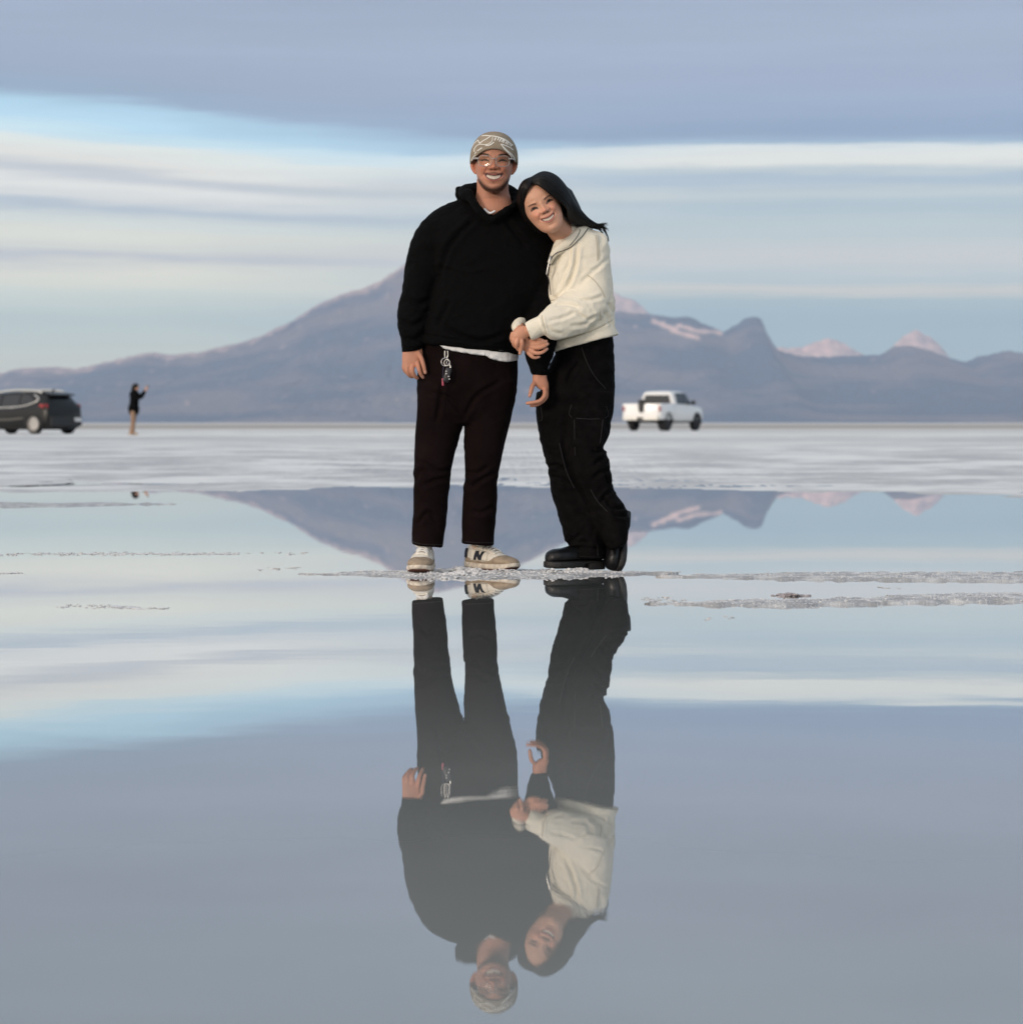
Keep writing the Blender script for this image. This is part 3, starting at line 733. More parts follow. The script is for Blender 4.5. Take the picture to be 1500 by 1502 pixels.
# glasses with clear frames
gl_m = mat('clear_acetate', (.64,.60,.57), .15, spec=.5, trans=.55)
lens_m = bpy.data.materials.new('lens'); lens_m.use_nodes = True; nt = lens_m.node_tree; nt.nodes.clear()
o_ = N('ShaderNodeOutputMaterial'); tr = N('ShaderNodeBsdfTransparent'); tr.inputs[0].default_value = (.95,.95,.90,1); gs = N('ShaderNodeBsdfGlossy'); gs.inputs['Roughness'].default_value = .03
ms = N('ShaderNodeMixShader'); ms.inputs[0].default_value = .018; LK(tr.outputs[0], ms.inputs[1]); LK(gs.outputs[0], ms.inputs[2]); LK(ms.outputs[0], o_.inputs[0])
gls = MB(); rim = []
def rimpts(s, e=1.0):
    out_ = []
    for a in np.linspace(0, 2*math.pi, 28):
        x_ = .0265*e*math.copysign(abs(math.cos(a))**.62, math.cos(a)); z_ = .0205*e*math.copysign(abs(math.sin(a))**.68, math.sin(a))
        out_.append((s*.0355 + x_, -.105 + abs(s*.0355+x_)**2*6.0, -.003 + z_ + .1*abs(x_)*0))
    return out_
for s in (-1, 1):
    gls.tube([Mh @ Vector(p) for p in rimpts(s)], .0014, n=8, sub=1)
    gls.tube([Mh @ Vector(p) for p in [(s*.061,-.084,.006),(s*.071,-.076,.007),(s*.080,-.05,.005),(s*.081,.03,.0)]], [.0036,.0042,.0034,.0024], n=8)
gls.tube([Mh @ Vector(p) for p in [(-.0105,-.106,.004),(0,-.1105,.007),(.0105,-.106,.004)]], .0020, n=8)
glasses = gls.obj('glasses', gl_m, man)
for s in (-1, 1):
    r_ = [Mh @ Vector(p) for p in rimpts(s, .96)[:-1]]; c_ = sum(r_, Vector())/len(r_)
    mesh_obj('lens', r_+[c_], [(i, (i+1) % len(r_), len(r_)) for i in range(len(r_))], lens_m, glasses)

# hoodie
mb = MB()
mb.slab([(688,290,760,290,.05,.06),(668,295,776,296,.07,.065),(648,303,790,303,.065,.078),(628,317,802,316,.05,.10),(618,338,806,340,.04,.124),(634,400,802,400,.03,.14),(628,450,790,450,.025,.145),(620,480,772,485,.02,.148),(615.5,499,763,511,.02,.146),(616.5,505,761,521,.02,.140)], n=44, exp=2.35)
mb.slab([(662,312,668,350,.05,.05),(640,309,656,362,.045,.078),(621,323,664,372,.04,.086),(605,348,660,382,.04,.089),(597,376,655,392,.04,.088),(590.5,415,645,420,.03,.082),(583.5,452,634,452,.015,.075),(582.5,472,630,474,-.005,.066),(586.5,492,624,494,-.02,.055),(588,505,620.5,504,-.03,.047),(589.5,518,620,513.5,-.035,.041)], n=32)
mb.slab([(762,300,768,345,.06,.06),(772,300,810,350,.06,.085),(768,350,812,350,.06,.085),(766,400,812,400,.05,.080),(766,450,814,450,.0,.074),(768,485,818,490,-.05,.068),(769,508,815,510,-.065,.062),(771,525,810,525,-.07,.055),(776,540,805,540,-.07,.046),(779.5,550,803.5,551,-.07,.038)], n=32)
# hood: thick roll lying round the neck
hp = [(718,324,-.105),(703,309,-.095),(692,293,-.060),(683,283,.015),(700,284,.105),(726,283,.135),(748,288,.10),(758,297,.03),(753,303,-.050),(738,312,-.092),(719,324,-.105)]
mb.tube([P(*p) for p in hp], [.012,.016,.021,.032,.046,.050,.042,.028,.018,.014,.012], n=14, sub=6, flat=1.0)
mb.tube([P(*p) for p in [(673,279,.05),(680,287,.07),(700,290,.13),(730,292,.155),(752,296,.10)]], [.017,.032,.045,.05,.03], n=14, sub=6)
# cuffs and waistband rolls
hood = remesh(mb, 'hoodie', .0055, hoodie_m, man, smooth_it=5)
def project(co_):
    y_ = np.maximum(co_[:,1], .1); return co_[:,0]/y_*F+750, HOR-(co_[:,2]-CAMZ)/y_*F
def crease(me, lines, amp, width, both=True):
    """folds pressed into cloth along lines seen from the front"""
    co_ = get_co(me); no_ = get_no(me); px_, py_ = project(co_); front = sstep(-.2, .35, -no_[:,1]); f = 0*px_
    for ln in lines:
        k = 1.0
        if isinstance(ln, tuple): ln, k = ln
        Q, _ = cat([Vector((a, b_, 0)) for a, b_ in ln], [1]*len(ln), 5)
        dm = np.full(len(px_), 1e9); tt = 0*px_
        for i in range(len(Q)-1):
            ax, ay, bx, by = Q[i].x, Q[i].y, Q[i+1].x, Q[i+1].y; dx, dy = bx-ax, by-ay; L2 = dx*dx+dy*dy+1e-9
            t = np.clip(((px_-ax)*dx+(py_-ay)*dy)/L2, 0, 1); dd = np.hypot(px_-ax-t*dx, py_-ay-t*dy)
            s_ = dd < dm; dm = np.where(s_, dd, dm); tt = np.where(s_, (i+t)/(len(Q)-1), tt)
        e = np.clip(np.minimum(tt, 1-tt)*5+.15, 0, 1)
        f += -k*amp*e*np.exp(-(dm/width)**2) + k*amp*.55*e*np.exp(-((dm-width*1.9)/(width*1.1))**2)
    set_co(me, co_ + no_*(f*front)[:,None])
def wrinkle(me, amp, freq, off=0, ax=(1,1,1)):
    co_ = get_co(me); no_ = get_no(me); q = co_*np.array(ax)[None]*freq+off
    wv = fbm(q*.6+3, 2)[:,None]*np.array([1.2,.5,.9])[None]
    set_co(me, co_ + no_*((ridged(q+wv, 2)-.55)*amp)[:,None])
wrinkle(hood.data, .006, 7, 2, (1,1,1.5)); wrinkle(hood.data, .0018, 20, 5, (1,1,1.6))
crease(hood.data, [[(700,318),(660,360),(640,420)],[(740,320),(770,360)],[(600,440),(615,446),(632,438)],[(588,470),(605,478),(622,468)],[(592,495),(606,500),(618,492)],[(650,480),(700,500),(740,490)],[(660,440),(640,480)]], .009, 4.0)
crease(hood.data, [([(590,503),(605,504),(620,500)], 1), ([(617,489),(660,497),(705,502),(758,508)], 1)], .004, 1.6)
th_ = bvh(hood)
tg = MB(); 
pts = [on(th_, x_, y_, .001) for x_, y_ in ((731,513.5),(738,514),(738,517),(731,516.5))]
nrm = Vector((0,-.0015,0)); tg.add(pts + [p+nrm for p in pts], [(0,1,2,3),(7,6,5,4),(0,4,5,1),(1,5,6,2),(2,6,7,3),(3,7,4,0)])
tg.obj('hem_tag', mat('grey_tag', (.13,.13,.14), .7), hood, smooth=False)

# white tee showing under the hem and at the neck
mb = MB()
mb.slab([(622,470,752,480,.02,.115),(622,490,752,494,.02,.120),(617,504,759.5,512,.02,.128),(619,507,760,520,.02,.132),(626,507,759.5,531,.02,.131)], n=40, exp=2.35)
tee = remesh(mb, 'undershirt', .004, shirt_m, man, smooth_it=2)
# its hem dips towards the middle front like in the photo
co_ = get_co(tee.data); px_, py_ = project(co_)
hemy = np.interp(px_, [617,622,628,641,650,665,690,712,722,735,748,760], [509,508,505,505,515,519.5,523,525,531,533,533.5,530])
lowm = sstep(496, 506, py_); no_ = get_no(tee.data)
newpy = np.where(py_ > 500, 500 + (py_-500)*(hemy-500)/np.maximum(np.interp(px_, [617,760], [507,531])-500+2, 1), py_)
co_[:,2] = CAMZ + (HOR-newpy)/F*co_[:,1]; set_co(tee.data, co_)
wrinkle(tee.data, .004, 30, 1)
mb = MB(); mb.tube([P(*p) for p in [(711,307,-.073),(715,311,-.082),(719.5,312.5,-.086),(725,310,-.082)]], .0048, n=8); mb.obj('shirt_collar', shirt_m, tee)

# trousers
mb = MB()
mb.slab([(618,492,756,494,.03,.115),(615,520,759,524,.03,.122),(611.5,552,759,552,.03,.125),(611.5,580,757,580,.03,.12),(611,606,750,606,.03,.11),(616,622,742,622,.03,.08)], n=40, exp=2.3)
mb.slab([(612,560,690,560,.03,.11),(611,600,684,600,.03,.105),(610,622,679,622,.03,.098),(608.5,650,671.5,650,.03,.09),(607.3,680,664,680,.02,.08),(606.8,705,661,705,.015,.076),(606.5,730,657.5,730,.02,.072),(605.2,760,655,760,.025,.070),(604.2,785,652,785,.025,.072),(604,797,649.5,801.5,.025,.073),(607,799,647,803,.025,.068)], n=36, exp=2.3)
mb.slab([(678,560,758.5,560,.03,.11),(681,600,752,600,.03,.105),(681.5,622,747.5,622,.03,.098),(680,650,740,650,.03,.09),(681.5,680,734,680,.02,.08),(681,705,729.5,705,.02,.076),(679,730,729,730,.03,.074),(677.7,760,727,760,.04,.073),(677,785,724.8,785,.05,.074),(676.5,796,724,799,.05,.074),(680,798,722,800,.05,.068)], n=36, exp=2.3)
tro = remesh(mb, 'trousers', .0052, trouser_m, man, smooth_it=3)
wrinkle(tro.data, .0035, 8, 4, (1,1,1.2))
crease(tro.data, [[(664,688),(645,692),(628,684),(612,676)],[(660,700),(640,704),(622,712)],[(608,708),(618,690),(632,694)],[(733,690),(712,700),(690,716)],[(682,692),(700,694),(716,684)],[(610,770),(628,752),(640,766)],[(725,742),(706,752),(690,748)],[(680,700),(690,716)],[(640,620),(650,560)],[(681,612),(700,580),(735,560)],[(681,612),(660,585),(630,575)]], .008, 3.4)
tt_ = bvh(tro)
for ln in ([(604.8,794.5),(615,797.5),(630,799),(648,799)],[(678,794),(700,796),(723,796)]):
    mb = MB(); drape(mb, tt_, ln, .0012, .0016); mb.obj('seam', blackseam_m, tro)

# shoes ------------------------------------------------------
def shoe_frame(heel, toe_dir, pitch=0):
    f = Vector(toe_dir).normalized(); up = Vector((0,0,1)); s = f.cross(up).normalized()
    m_ = Matrix((( *s, ),( *f, ),( *up, ))).transposed().to_4x4()        # x side, y toe, z up
    return Matrix.Translation(heel) @ m_ @ Matrix.Rotation(pitch, 4, 'X')
def foot_outline(t, side, k=1.0):
    w_ = np.interp(t, [0,.04,.12,.3,.5,.7,.85,.95,1.0], [.012,.024,.033,.034,.040,.050,.047,.032,.010])*k
    c = np.interp(t, [0,.3,.6,1], [0,0,.003,.002])*side
    return c, w_
def shoe_shell(L, side, prof, z0, k=1.0, n=26, squash=2.4):
    """prof: t -> height above the ground of the upper"""
    mb = MB(); rings = []
    for t in np.concatenate([np.linspace(0, .1, 6), np.linspace(.14, .9, 18), np.linspace(.92, 1, 7)]):
        c, w_ = foot_outline(t, side, k); h = prof(t); zc = (z0+h)/2; rz = max((h-z0)/2, .003); ring = []
        for a in np.linspace(0, 2*math.pi, n, endpoint=False):
            ca, sa = math.cos(a), math.sin(a)
            nar = 1.0 if sa < 0 else 1 - .38*sa**1.5*min(1, rz/.03)
            ring.append(Vector((c + w_*nar*math.copysign(abs(ca)**(2/squash), ca), t*L, zc + rz*math.copysign(abs(sa)**(2/squash), sa))))
        rings.append(ring)
    mb.loft(rings); return mb
def xf(mb, M4): mb.v = [M4 @ v_ for v_ in mb.v]; return mb
suede_m = mat('taupe_suede', (.33,.26,.19), .9, spec=.15, var=.22, vscale=45, bump=.0008, bscale=500)
mesh_m = mat('offwhite_leather', (.76,.71,.62), .55, var=.10, vscale=60)
sole_m = mat('dirty_offwhite_rubber', (.60,.53,.44), .75, var=.28, vscale=55, bump=.0015, bscale=160)
tread_m = mat('rust_rubber', (.10,.035,.025), .8); lace_m = mat('white_lace', (.78,.76,.72), .85, bump=.001, bscale=800); navy_m = mat('navy_suede', (.010,.014,.026), .8)
ankle_m = mat('beige_sock', (.62,.48,.38), .9)
def sneaker(M4, side, detail_side):
    L = .268
    root = thing('tmp', 'x', 'x')
    up = lambda t: np.interp(t, [0,.05,.15,.30,.42,.6,.78,.92,1], [.070,.100,.103,.100,.090,.072,.056,.047,.030])
    a = shoe_shell(L, side, up, .012)
    o = remesh(xf(a, M4), 'shoe', .0035, mesh_m, man, smooth_it=3)
    bpy.data.objects.remove(root)
    # sole: rocker outline with a lip
    mbs = MB(); rings = []
    for t in np.concatenate([np.linspace(0, .06, 5), np.linspace(.1, .92, 20), np.linspace(.94, 1, 6)]):
        c, w_ = foot_outline(t, side, 1.10); w_ = max(w_, .008); b0 = .004*((t-.5)*2)**4*1.6 + (.010*max(0, t-.85)/.15)
        top = np.interp(t, [0,.1,.5,.8,1], [.034,.030,.026,.027,.030]); zc = (b0+top)/2; rz = (top-b0)/2; ring = []
        for q in np.linspace(0, 2*math.pi, 24, endpoint=False):
            ca, sa = math.cos(q), math.sin(q)
            ring.append(Vector((c + w_*math.copysign(abs(ca)**.45, ca), -.004 + t*(L+.010), zc + rz*math.copysign(abs(sa)**.5, sa))))
        rings.append(ring)
    mbs.loft(rings); so_ = xf(mbs, M4).obj('sole', sole_m, o)
    mbt = MB(); rings = []
    for t in np.linspace(.02, .97, 24):
        c, w_ = foot_outline(t, side, 1.03); b0 = -.002 + .004*((t-.5)*2)**4*1.6 + (.010*max(0, t-.85)/.15); ring = []
        for q in np.linspace(0, 2*math.pi, 16, endpoint=False):
            ca, sa = math.cos(q), math.sin(q); ring.append(Vector((c + w_*math.copysign(abs(ca)**.5, ca), t*(L+.004), b0 + .003 + .004*sa)))
        rings.append(ring)
    xf(mbt.loft(rings), M4).obj('tread', tread_m, o)
    # suede overlay: toe box, mudguard and heel
    mo_ = MB()
    up2 = lambda t: np.interp(t, [0,.06,.16,.26,.34,.46,.56,.62,.66,.72,.80,.92,1], [.060,.066,.060,.046,.038,.036,.042,.054,.062,.060,.0545,.048,.034])
    a = shoe_shell(L+.003, side, up2, .014, 1.035); xf(a, M4).obj('suede_overlay', suede_m, o)
    # white eyestay on top, laces over it
    tree = bvh(o)
    def top_pt(x_, t, off=.002):
        q = M4 @ Vector((x_, t*L, .2)); dn = (M4.to_3x3() @ Vector((0,0,-1))).normalized(); h = tree.ray_cast(q, dn)
        return (h[0] - dn*off) if h[0] is not None else M4 @ Vector((x_, t*L, up(t)))
    st_ = MB(); 
    G = [[top_pt(x_, t, .0025) for x_ in np.linspace(-.027, .027, 9)] for t in np.linspace(.30, .66, 10)]
    st_.grid(G); e = st_.obj('eyestay', mesh_m, o); sm = e.modifiers.new('s', 'SOLIDIFY'); sm.thickness = .003; sm.offset = 0
    tg_ = MB(); tg_.grid([[top_pt(x_, t, .0042) for x_ in np.linspace(-.0125, .0125, 5)] for t in np.linspace(.27, .62, 10)]); e = tg_.obj('tongue', mat('grey_tongue', (.36,.32,.28), .9), o); sm = e.modifiers.new('s', 'SOLIDIFY'); sm.thickness = .002; sm.offset = 0
    lc = MB()
    for i, t in enumerate(np.linspace(.33, .58, 5)):
        for sg in (-1, 1):
            lc.tube([top_pt(sg*.020, t, .006), top_pt(sg*.008, t+.012, .009), top_pt(-sg*.010, t+.030, .009), top_pt(-sg*.020, t+.045, .006)], .0024, n=8, flat=.6)
    for sg in (-1, 1):
        lc.tube([top_pt(0, .30, .010), top_pt(sg*.020, .27, .022), top_pt(sg*.036, .33, .012), top_pt(sg*.020, .36, .010), top_pt(0, .31, .012)], .0026, n=8)
        lc.tube([top_pt(0, .30, .010), top_pt(sg*.016, .37, .012), top_pt(sg*.030, .43, .006)], .0026, n=8)
    lc.obj('laces', lace_m, o)
    # white side panel with the letter, on the side that faces us
    def side_pt(t, z_, off):
        q = M4 @ Vector((detail_side*.2, t*L, z_)); dn = (M4.to_3x3() @ Vector((-detail_side,0,0))).normalized(); h = tree2.ray_cast(q, dn)
        return (h[0] - dn*off) if h[0] is not None else M4 @ Vector((detail_side*.035, t*L, z_))
    tree2 = tree
    pn = MB(); G = []
    for b_ in np.linspace(0, 1, 8):
        G.append([side_pt(.19 + .36*a_, .034 + .048*b_ - .012*a_*b_, .0035) for a_ in np.linspace(0, 1, 10)])
    pn.grid(G); e = pn.obj('side_panel', mesh_m, o); sm = e.modifiers.new('s', 'SOLIDIFY'); sm.thickness = .002; sm.offset = 0
    ln = MB()
    def stroke(p0, p1, w0):
        (t0, z0), (t1, z1) = p0, p1; G = []
        for k_ in np.linspace(0, 1, 8):
            t_, z_ = t0+(t1-t0)*k_, z0+(z1-z0)*k_; G.append([side_pt(t_-w0/2, z_, .0052), side_pt(t_, z_, .0056), side_pt(t_+w0/2, z_, .0052)])
        ln.grid(G)
    h0, h1 = .037, .073
    stroke((.290, h0), (.335, h1), .055); stroke((.339, h1), (.401, h0), .066); stroke((.405, h0), (.455, h1-.002), .055)
    e = ln.obj('letter_n', navy_m, o); sm = e.modifiers.new('s', 'SOLIDIFY'); sm.thickness = .0016; sm.offset = 0
    hl = MB(); hl.grid([[side_pt(t_, z_, .003) for t_ in (.05,.09,.12)] for z_ in (.045,.06,.072,.082)]); e = hl.obj('heel_patch', navy_m, o); sm = e.modifiers.new('s', 'SOLIDIFY'); sm.thickness = .002
    ank = MB(); ank.tube([M4 @ Vector((0,.062,.05)), M4 @ Vector((0,.060,.10)), M4 @ Vector((0,.060,.15))], [.026,.027,.029], n=16); ank.obj('sock', ankle_m, o)
    return o
def ground_pt(px_, py_, d_): q = P(px_, py_, d_); q.z = .004; return q
GZ = .011
q = P(627, 842, .10); q.z = GZ
sneaker(shoe_frame(q, (-.10, -1, 0)), 1, 1)
q = P(685, 838, .16); q.z = GZ
sneaker(shoe_frame(q, (.73, -.68, 0)), -1, 1)

# keys on the belt loop
keys = thing('key_ring', 'steel key rings with a black car fob hanging from the man\'s belt loop', 'keys', tuple(P(654, 522, -.11)))
def ring_mb(c, r, tilt, th_r=.0016):
    mb = MB(); c = P(*c); Rm = Matrix.Rotation(tilt, 3, 'Z') 
    pts = [c + Rm @ Vector((r*math.cos(a), 0, r*math.sin(a))) for a in np.linspace(0, 2*math.pi, 25)]
    return mb.tube(pts, th_r, n=8, sub=1, round_caps=False)
KD = -.112
mb = MB(); mb.tube([P(652.5,515,KD), P(652.3,521,KD), P(653,525.5,KD)], .0022, n=8); mb.tube([P(656.5,515,KD), P(656.8,521,KD), P(655.5,526,KD)], .0022, n=8); mb.obj('clip', metal_m, keys)
ring_mb((653, 531, KD-.003), .0165, .3).obj('ring', metal_m, keys); ring_mb((655.5, 532, KD-.006), .0125, -.4).obj('ring', metal_m, keys); ring_mb((657.5, 532.5, KD-.002), .0105, .9).obj('ring', metal_m, keys)
mb = MB(); mb.tube([P(658.5,534,KD), P(660.5,537,KD), P(660.3,540.5,KD)], .0032, n=8, flat=.5); mb.obj('key', metal_m, keys)
rt = Matrix.Rotation(R(-17), 3, 'Y'); fob = MB().box((0,0,0), (.026,.014,.060), bev=.006); fob.v = [P(656, 550, KD-.004) + rt.inverted() @ v_ if False else P(656, 550, KD-.004) + Matrix.Rotation(R(-14), 3, 'Y').inverted() @ v_ for v_ in fob.v]
fo = fob.obj('fob', mat('black_plastic', (.012,.012,.015), .35), keys)
for bx, by in ((654.5,544.5),(654.6,548.2),(658,552.2),(659,556)):
    MB().ball(P(bx, by, KD-.0125), (.0036,.0018,.0026), 6).obj('button', mat('grey_button', (.55,.53,.52), .5), fo)
mb = MB(); mb.tube([P(650.5,538,KD), P(649.6,548,KD), P(649.2,557,KD)], .0012, n=6); mb.obj('cord', mat('cord_violet', (.05,.05,.09), .8), keys)
MB().tube([P(649.3,556,KD), P(649.5,564.5,KD)], .0042, n=8, flat=.6).obj('charm', mat('pink_charm', (.42,.07,.12), .4), keys)

# ============================================================ the woman
wom = thing('person', 'woman in cream jacket and black cargo trousers, long dark hair, head resting on his shoulder', 'person', tuple(P(868, 840)))
Mw = Matrix.Translation(P(793.8, 301.3, -.10)) @ Matrix.Rotation(R(-27.5), 4, 'Y') @ Matrix.Rotation(R(-1), 4, 'Z') @ Matrix.Rotation(R(3), 4, 'X')
SW = .93
mb = MB(); head_mb(mb, Mw, SW, .93, ears=False)
mb.tube([P(808,320,-.06), P(822,340,-.01), P(836,352,.03), P(848,362,.05)], [.046,.048,.055,.07], n=20, sub=6)
mb.slab([(826,352,884,354,.06,.05),(820,372,886,372,.06,.075),(816,400,886,400,.05,.08),(818,450,888,450,.05,.075),(818,490,892,484,.05,.085),(824,520,890,515,.06,.07),(812,560,888,560,.05,.08),(810,600,884,600,.05,.07)], n=28)
limb(mb, [(868,362,.04),(872,410,.01),(864,448,-.04),(825,470,-.13),(790,480,-.185),(770,487,-.20)], [.045,.038,.036,.030,.024,.022])
limb(mb, [(830,365,.06),(806,400,.08),(780,440,.06),(762,468,-.03),(761,486,-.12),(769,500,-.165)], [.045,.036,.032,.028,.024,.022])
limb(mb, [(826,590,.05),(830,680,.05),(848,760,.06),(862,812,.07)], [.075,.050,.040,.033])
limb(mb, [(864,590,.05),(862,660,.03),(880,720,.07),(903,775,.10)], [.075,.050,.040,.033])
# left hand, on top, knuckles to the camera
mb.tube([P(772,486,-.20), P(766,488,-.208), P(759.5,492,-.210)], [.024,.027,.025], n=16, sub=5, flat=.62, fdir=(0,1,0))
digit(mb, [(764,497,-.212),(765.2,504,-.214),(764.2,511,-.206),(762.4,518.5,-.196)], .0088)
digit(mb, [(759,497.5,-.216),(757.4,504,-.218),(757.8,509,-.208),(760,513,-.196)], .0088)
digit(mb, [(754.5,494.5,-.212),(752.8,501,-.212),(753.6,506,-.202),(756.4,509.5,-.190)], .0083)
digit(mb, [(751.6,489,-.205),(749.8,495,-.204),(750.4,500,-.194),(753,503.5,-.184)], .0075)
digit(mb, [(770,494,-.196),(773,500,-.186),(773,507,-.178)], .0090)
# right hand, from behind his arm, fingers to the right
mb.tube([P(769,503,-.165), P(775,507,-.172), P(781,510,-.172)], [.026,.029,.028], n=16, sub=5, flat=.55, fdir=(0,1,0))
digit(mb, [(777,500,-.182),(784,496.5,-.188),(790,497.5,-.188),(796,499.5,-.180)], .0088)
digit(mb, [(780,504,-.184),(788,504,-.192),(795,503.2,-.188),(801,500.4,-.178)], .0083)
digit(mb, [(779,509,-.186),(789,510,-.196),(797,508.5,-.192),(803,504.6,-.180)], .0086)
digit(mb, [(777,514,-.184),(786,518,-.192),(795,516.8,-.190),(802,511.8,-.178)], .0083)
digit(mb, [(774,517,-.178),(780,523,-.184),(785,524.6,-.182),(790.5,523.4,-.176)], .0076)
wbody = remesh(mb, 'body', .0025, skin_wom, wom, smooth_it=2)
mouth_w = (.0325, -.0665, .0070)
u, d, v = sculpt_face(wbody.data, Mw, SW, True, mouth_w)
pt = Paint(wbody.data, (.62,.335,.225))
pt.mul(sstep(-.25, .35, fbm(pt.co*26, 3)), (1.05,1.03,1.02)); pt.mul(sstep(0, .5, fbm(pt.co*60+9, 3))*.4, (.94,.9,.88))
hands = (pt.co[:,2] < P(0,455).z); pt.mul(hands*.8, (.90,.80,.76))
paint_face(pt, u, d, v, None, mouth_w, True)
for nl in [(796,499,-.188),(801,500.4,-.187),(803,504.4,-.188),(802,511.5,-.186),(790,523.4,-.184),(762.6,518,-.204)]:
    q = np.array(P(*nl)); pt.put(sstep(.007, .004, np.linalg.norm(pt.co-q, axis=1))*.55, (.70,.46,.40))
pt.done()

# hair: scalp cap and locks swept over her far shoulder
def skull(uu, vv_, dd, off):
    """point on the head along a direction from the skull's middle, pushed out by off"""
    c = Vector((0, .012, .020)); dr = Vector((uu, -dd, vv_)).normalized()
    rad = 1/math.sqrt((dr.x/.0785)**2 + (dr.y/.1005)**2 + (dr.z/.0985)**2)
    return c + dr*(rad + off)
mb = MB()
for r_, c_ in (((.0795,.090,.094), (0,.024,.026)), ((.079,.072,.075), (0,.034,-.01))):
    tmp = MB().ball((0,0,0), r_, 16); mb.add([Mw @ ((v_ + Vector(c_))*SW) for v_ in tmp.v], tmp.f)
mbh = MB(); rs = random.Random(5)
RIN = [(781.5,269,-.182),(791,272,-.196),(807.5,284.5,-.190),(823,296.5,-.166),(831,306,-.130),(832,315,-.095),(834,325,-.06),(846,330,-.02),(864,333,.02),(876,336,.03)]
ROUT = [(779.5,260,-.10),(797,252.5,-.09),(815,258,-.085),(829,273,-.08),(839,290,-.07),(849,306,-.05),(860,319,-.02),(869,326,.0),(878,330.5,.02),(886,333,.03)]
RBK = [(781,262,-.02),(797,258,.02),(812,264,.03),(824,277,.03),(834,294,.03),(843,310,.03),(852,321,.03),(862,328,.03),(870,332,.03),(880,335,.04)]
LIN = [(780.5,269,-.182),(775,276,-.190),(770.8,284,-.180),(770.2,293,-.160),(772.5,303,-.135),(777,314,-.105),(784,327,-.07),(794,342,-.04)]
LOUT = [(779,260,-.10),(768,266,-.10),(761.5,277,-.09),(759.8,290,-.08),(761.5,304,-.07),(766,318,-.05),(774,332,-.02),(785,346,.0)]
LBK = [(779,262,-.02),(772,268,.0),(766,280,.02),(764,292,.03),(766,306,.03),(772,320,.03),(780,334,.04),(790,348,.05)]
def curtain(A_, B_, n_, cut=0, rad=.0050, bulge=.018):
    for i in range(n_):
        k_ = (i+.5)/n_; pts = []; j1, j2, j3 = rs.uniform(-1,1), rs.uniform(-1,1), rs.uniform(-1,1)
        m_ = len(A_)
        for q_ in range(m_):
            a, b_ = A_[q_], B_[q_]; e = math.sin(k_*math.pi/2); c_ = 1-math.cos(k_*math.pi/2)
            w_ = .15 + .85*q_/(m_-1)
            pts.append(P(a[0]+(b_[0]-a[0])*e + j1*w_*1.3, a[1]+(b_[1]-a[1])*e + j2*w_*1.3, a[2]+(b_[2]-a[2])*c_ - bulge*.3*math.sin(k_*math.pi)*math.sin(math.pi*q_/(m_-1)) + j3*.004))
        if cut: pts = pts[:m_-rs.randint(0, cut)]
        mm_ = len(pts); mbh.tube(pts, [rad*.55] + [rad]*(mm_-3) + [rad*.7, rad*.15], n=6, sub=4, flat=.7)
curtain(RIN, ROUT, 150, 3, .0036); curtain(ROUT, RBK, 70, 2, .0040); curtain(LIN, LOUT, 90, 2, .0036); curtain(LOUT, LBK, 50, 1, .0040)
curtain(RIN, ROUT, 110, 3, .0016, .026); curtain(LIN, LOUT, 50, 2, .0016, .026)
mbh.tube([P(824,290,.0), P(838,310,.02), P(846,324,.03), P(858,331,.045), P(868,334,.05)], [.05,.040,.032,.020,.006], n=14, sub=5)
for i in range(42):                                    # long ends down the back of the shoulder, wisps in the wind
    j = rs.uniform(-1, 1)
    mbh.tube([P(845+4*j, 322+3*j, .0), P(864+3*j, 329+2*j, .02), P(878+2*j, 336+2*j, .02), P(887+1.5*j, 348+3*j, .03), P(891+1.2*j, 360+6*rs.random(), .03)], [.004,.0035,.003,.002,.0005], n=5, sub=4)
for i in range(16):
    j = rs.uniform(-1, 1); mbh.tube([P(852, 324+2*j, .0), P(868+2*j, 329+1.5*j, .02), P(880, 329.5+1.5*j, .02), P(886+5*rs.random(), 327.5+2.5*j, .02)], [.004,.003,.0014,.0003], n=5, sub=4)
for i in range(12):
    j = rs.uniform(0, 1); mbh.tube([P(862, 328+2*j, .01), P(880+3*j, 333, .02), P(889+1.5*j, 344, .03), P(891.5+1.5*j, 354, .03)], [.002,.0012,.0008,.0003], n=5, sub=4)
mbh.v += []; base = len(mbh.v); mbh.add(mb.v, mb.f)
hair = mbh.obj('hair', hair_m, wom)

for i in range(60):                                    # flyaways
    k_ = rs.random(); j = rs.uniform(-1, 1); m_ = [RIN, ROUT, RBK][rs.randint(1, 2)]; o1, o2 = rs.uniform(-2.2, 2.8), rs.uniform(-2.5, 1.2)
    a0_ = rs.randint(1, 5); pts = [P(q_[0] + o1*(i_/5), q_[1] + o2*(i_/5), q_[2] + .02*j) for i_, q_ in enumerate(m_[a0_:a0_+5])]
    mbh.tube(pts, [.0012,.0009,.0008,.0006,.0003][:len(pts)], n=4, sub=3)
for i in range(30):
    j = rs.uniform(-1, 1); h_ = rs.uniform(-1, 1); mbh.tube([P(866, 329+2*j, .02), P(878, 332+3*h_, .02), P(886+3*j, 334+6*h_, .03), P(890+3*j, 338+10*h_, .03)], [.0016,.0012,.0007,.0003], n=4, sub=3)
hair.data = mbh.obj('tmp', hair_m).data; bpy.data.objects.remove(bpy.data.objects['tmp'])
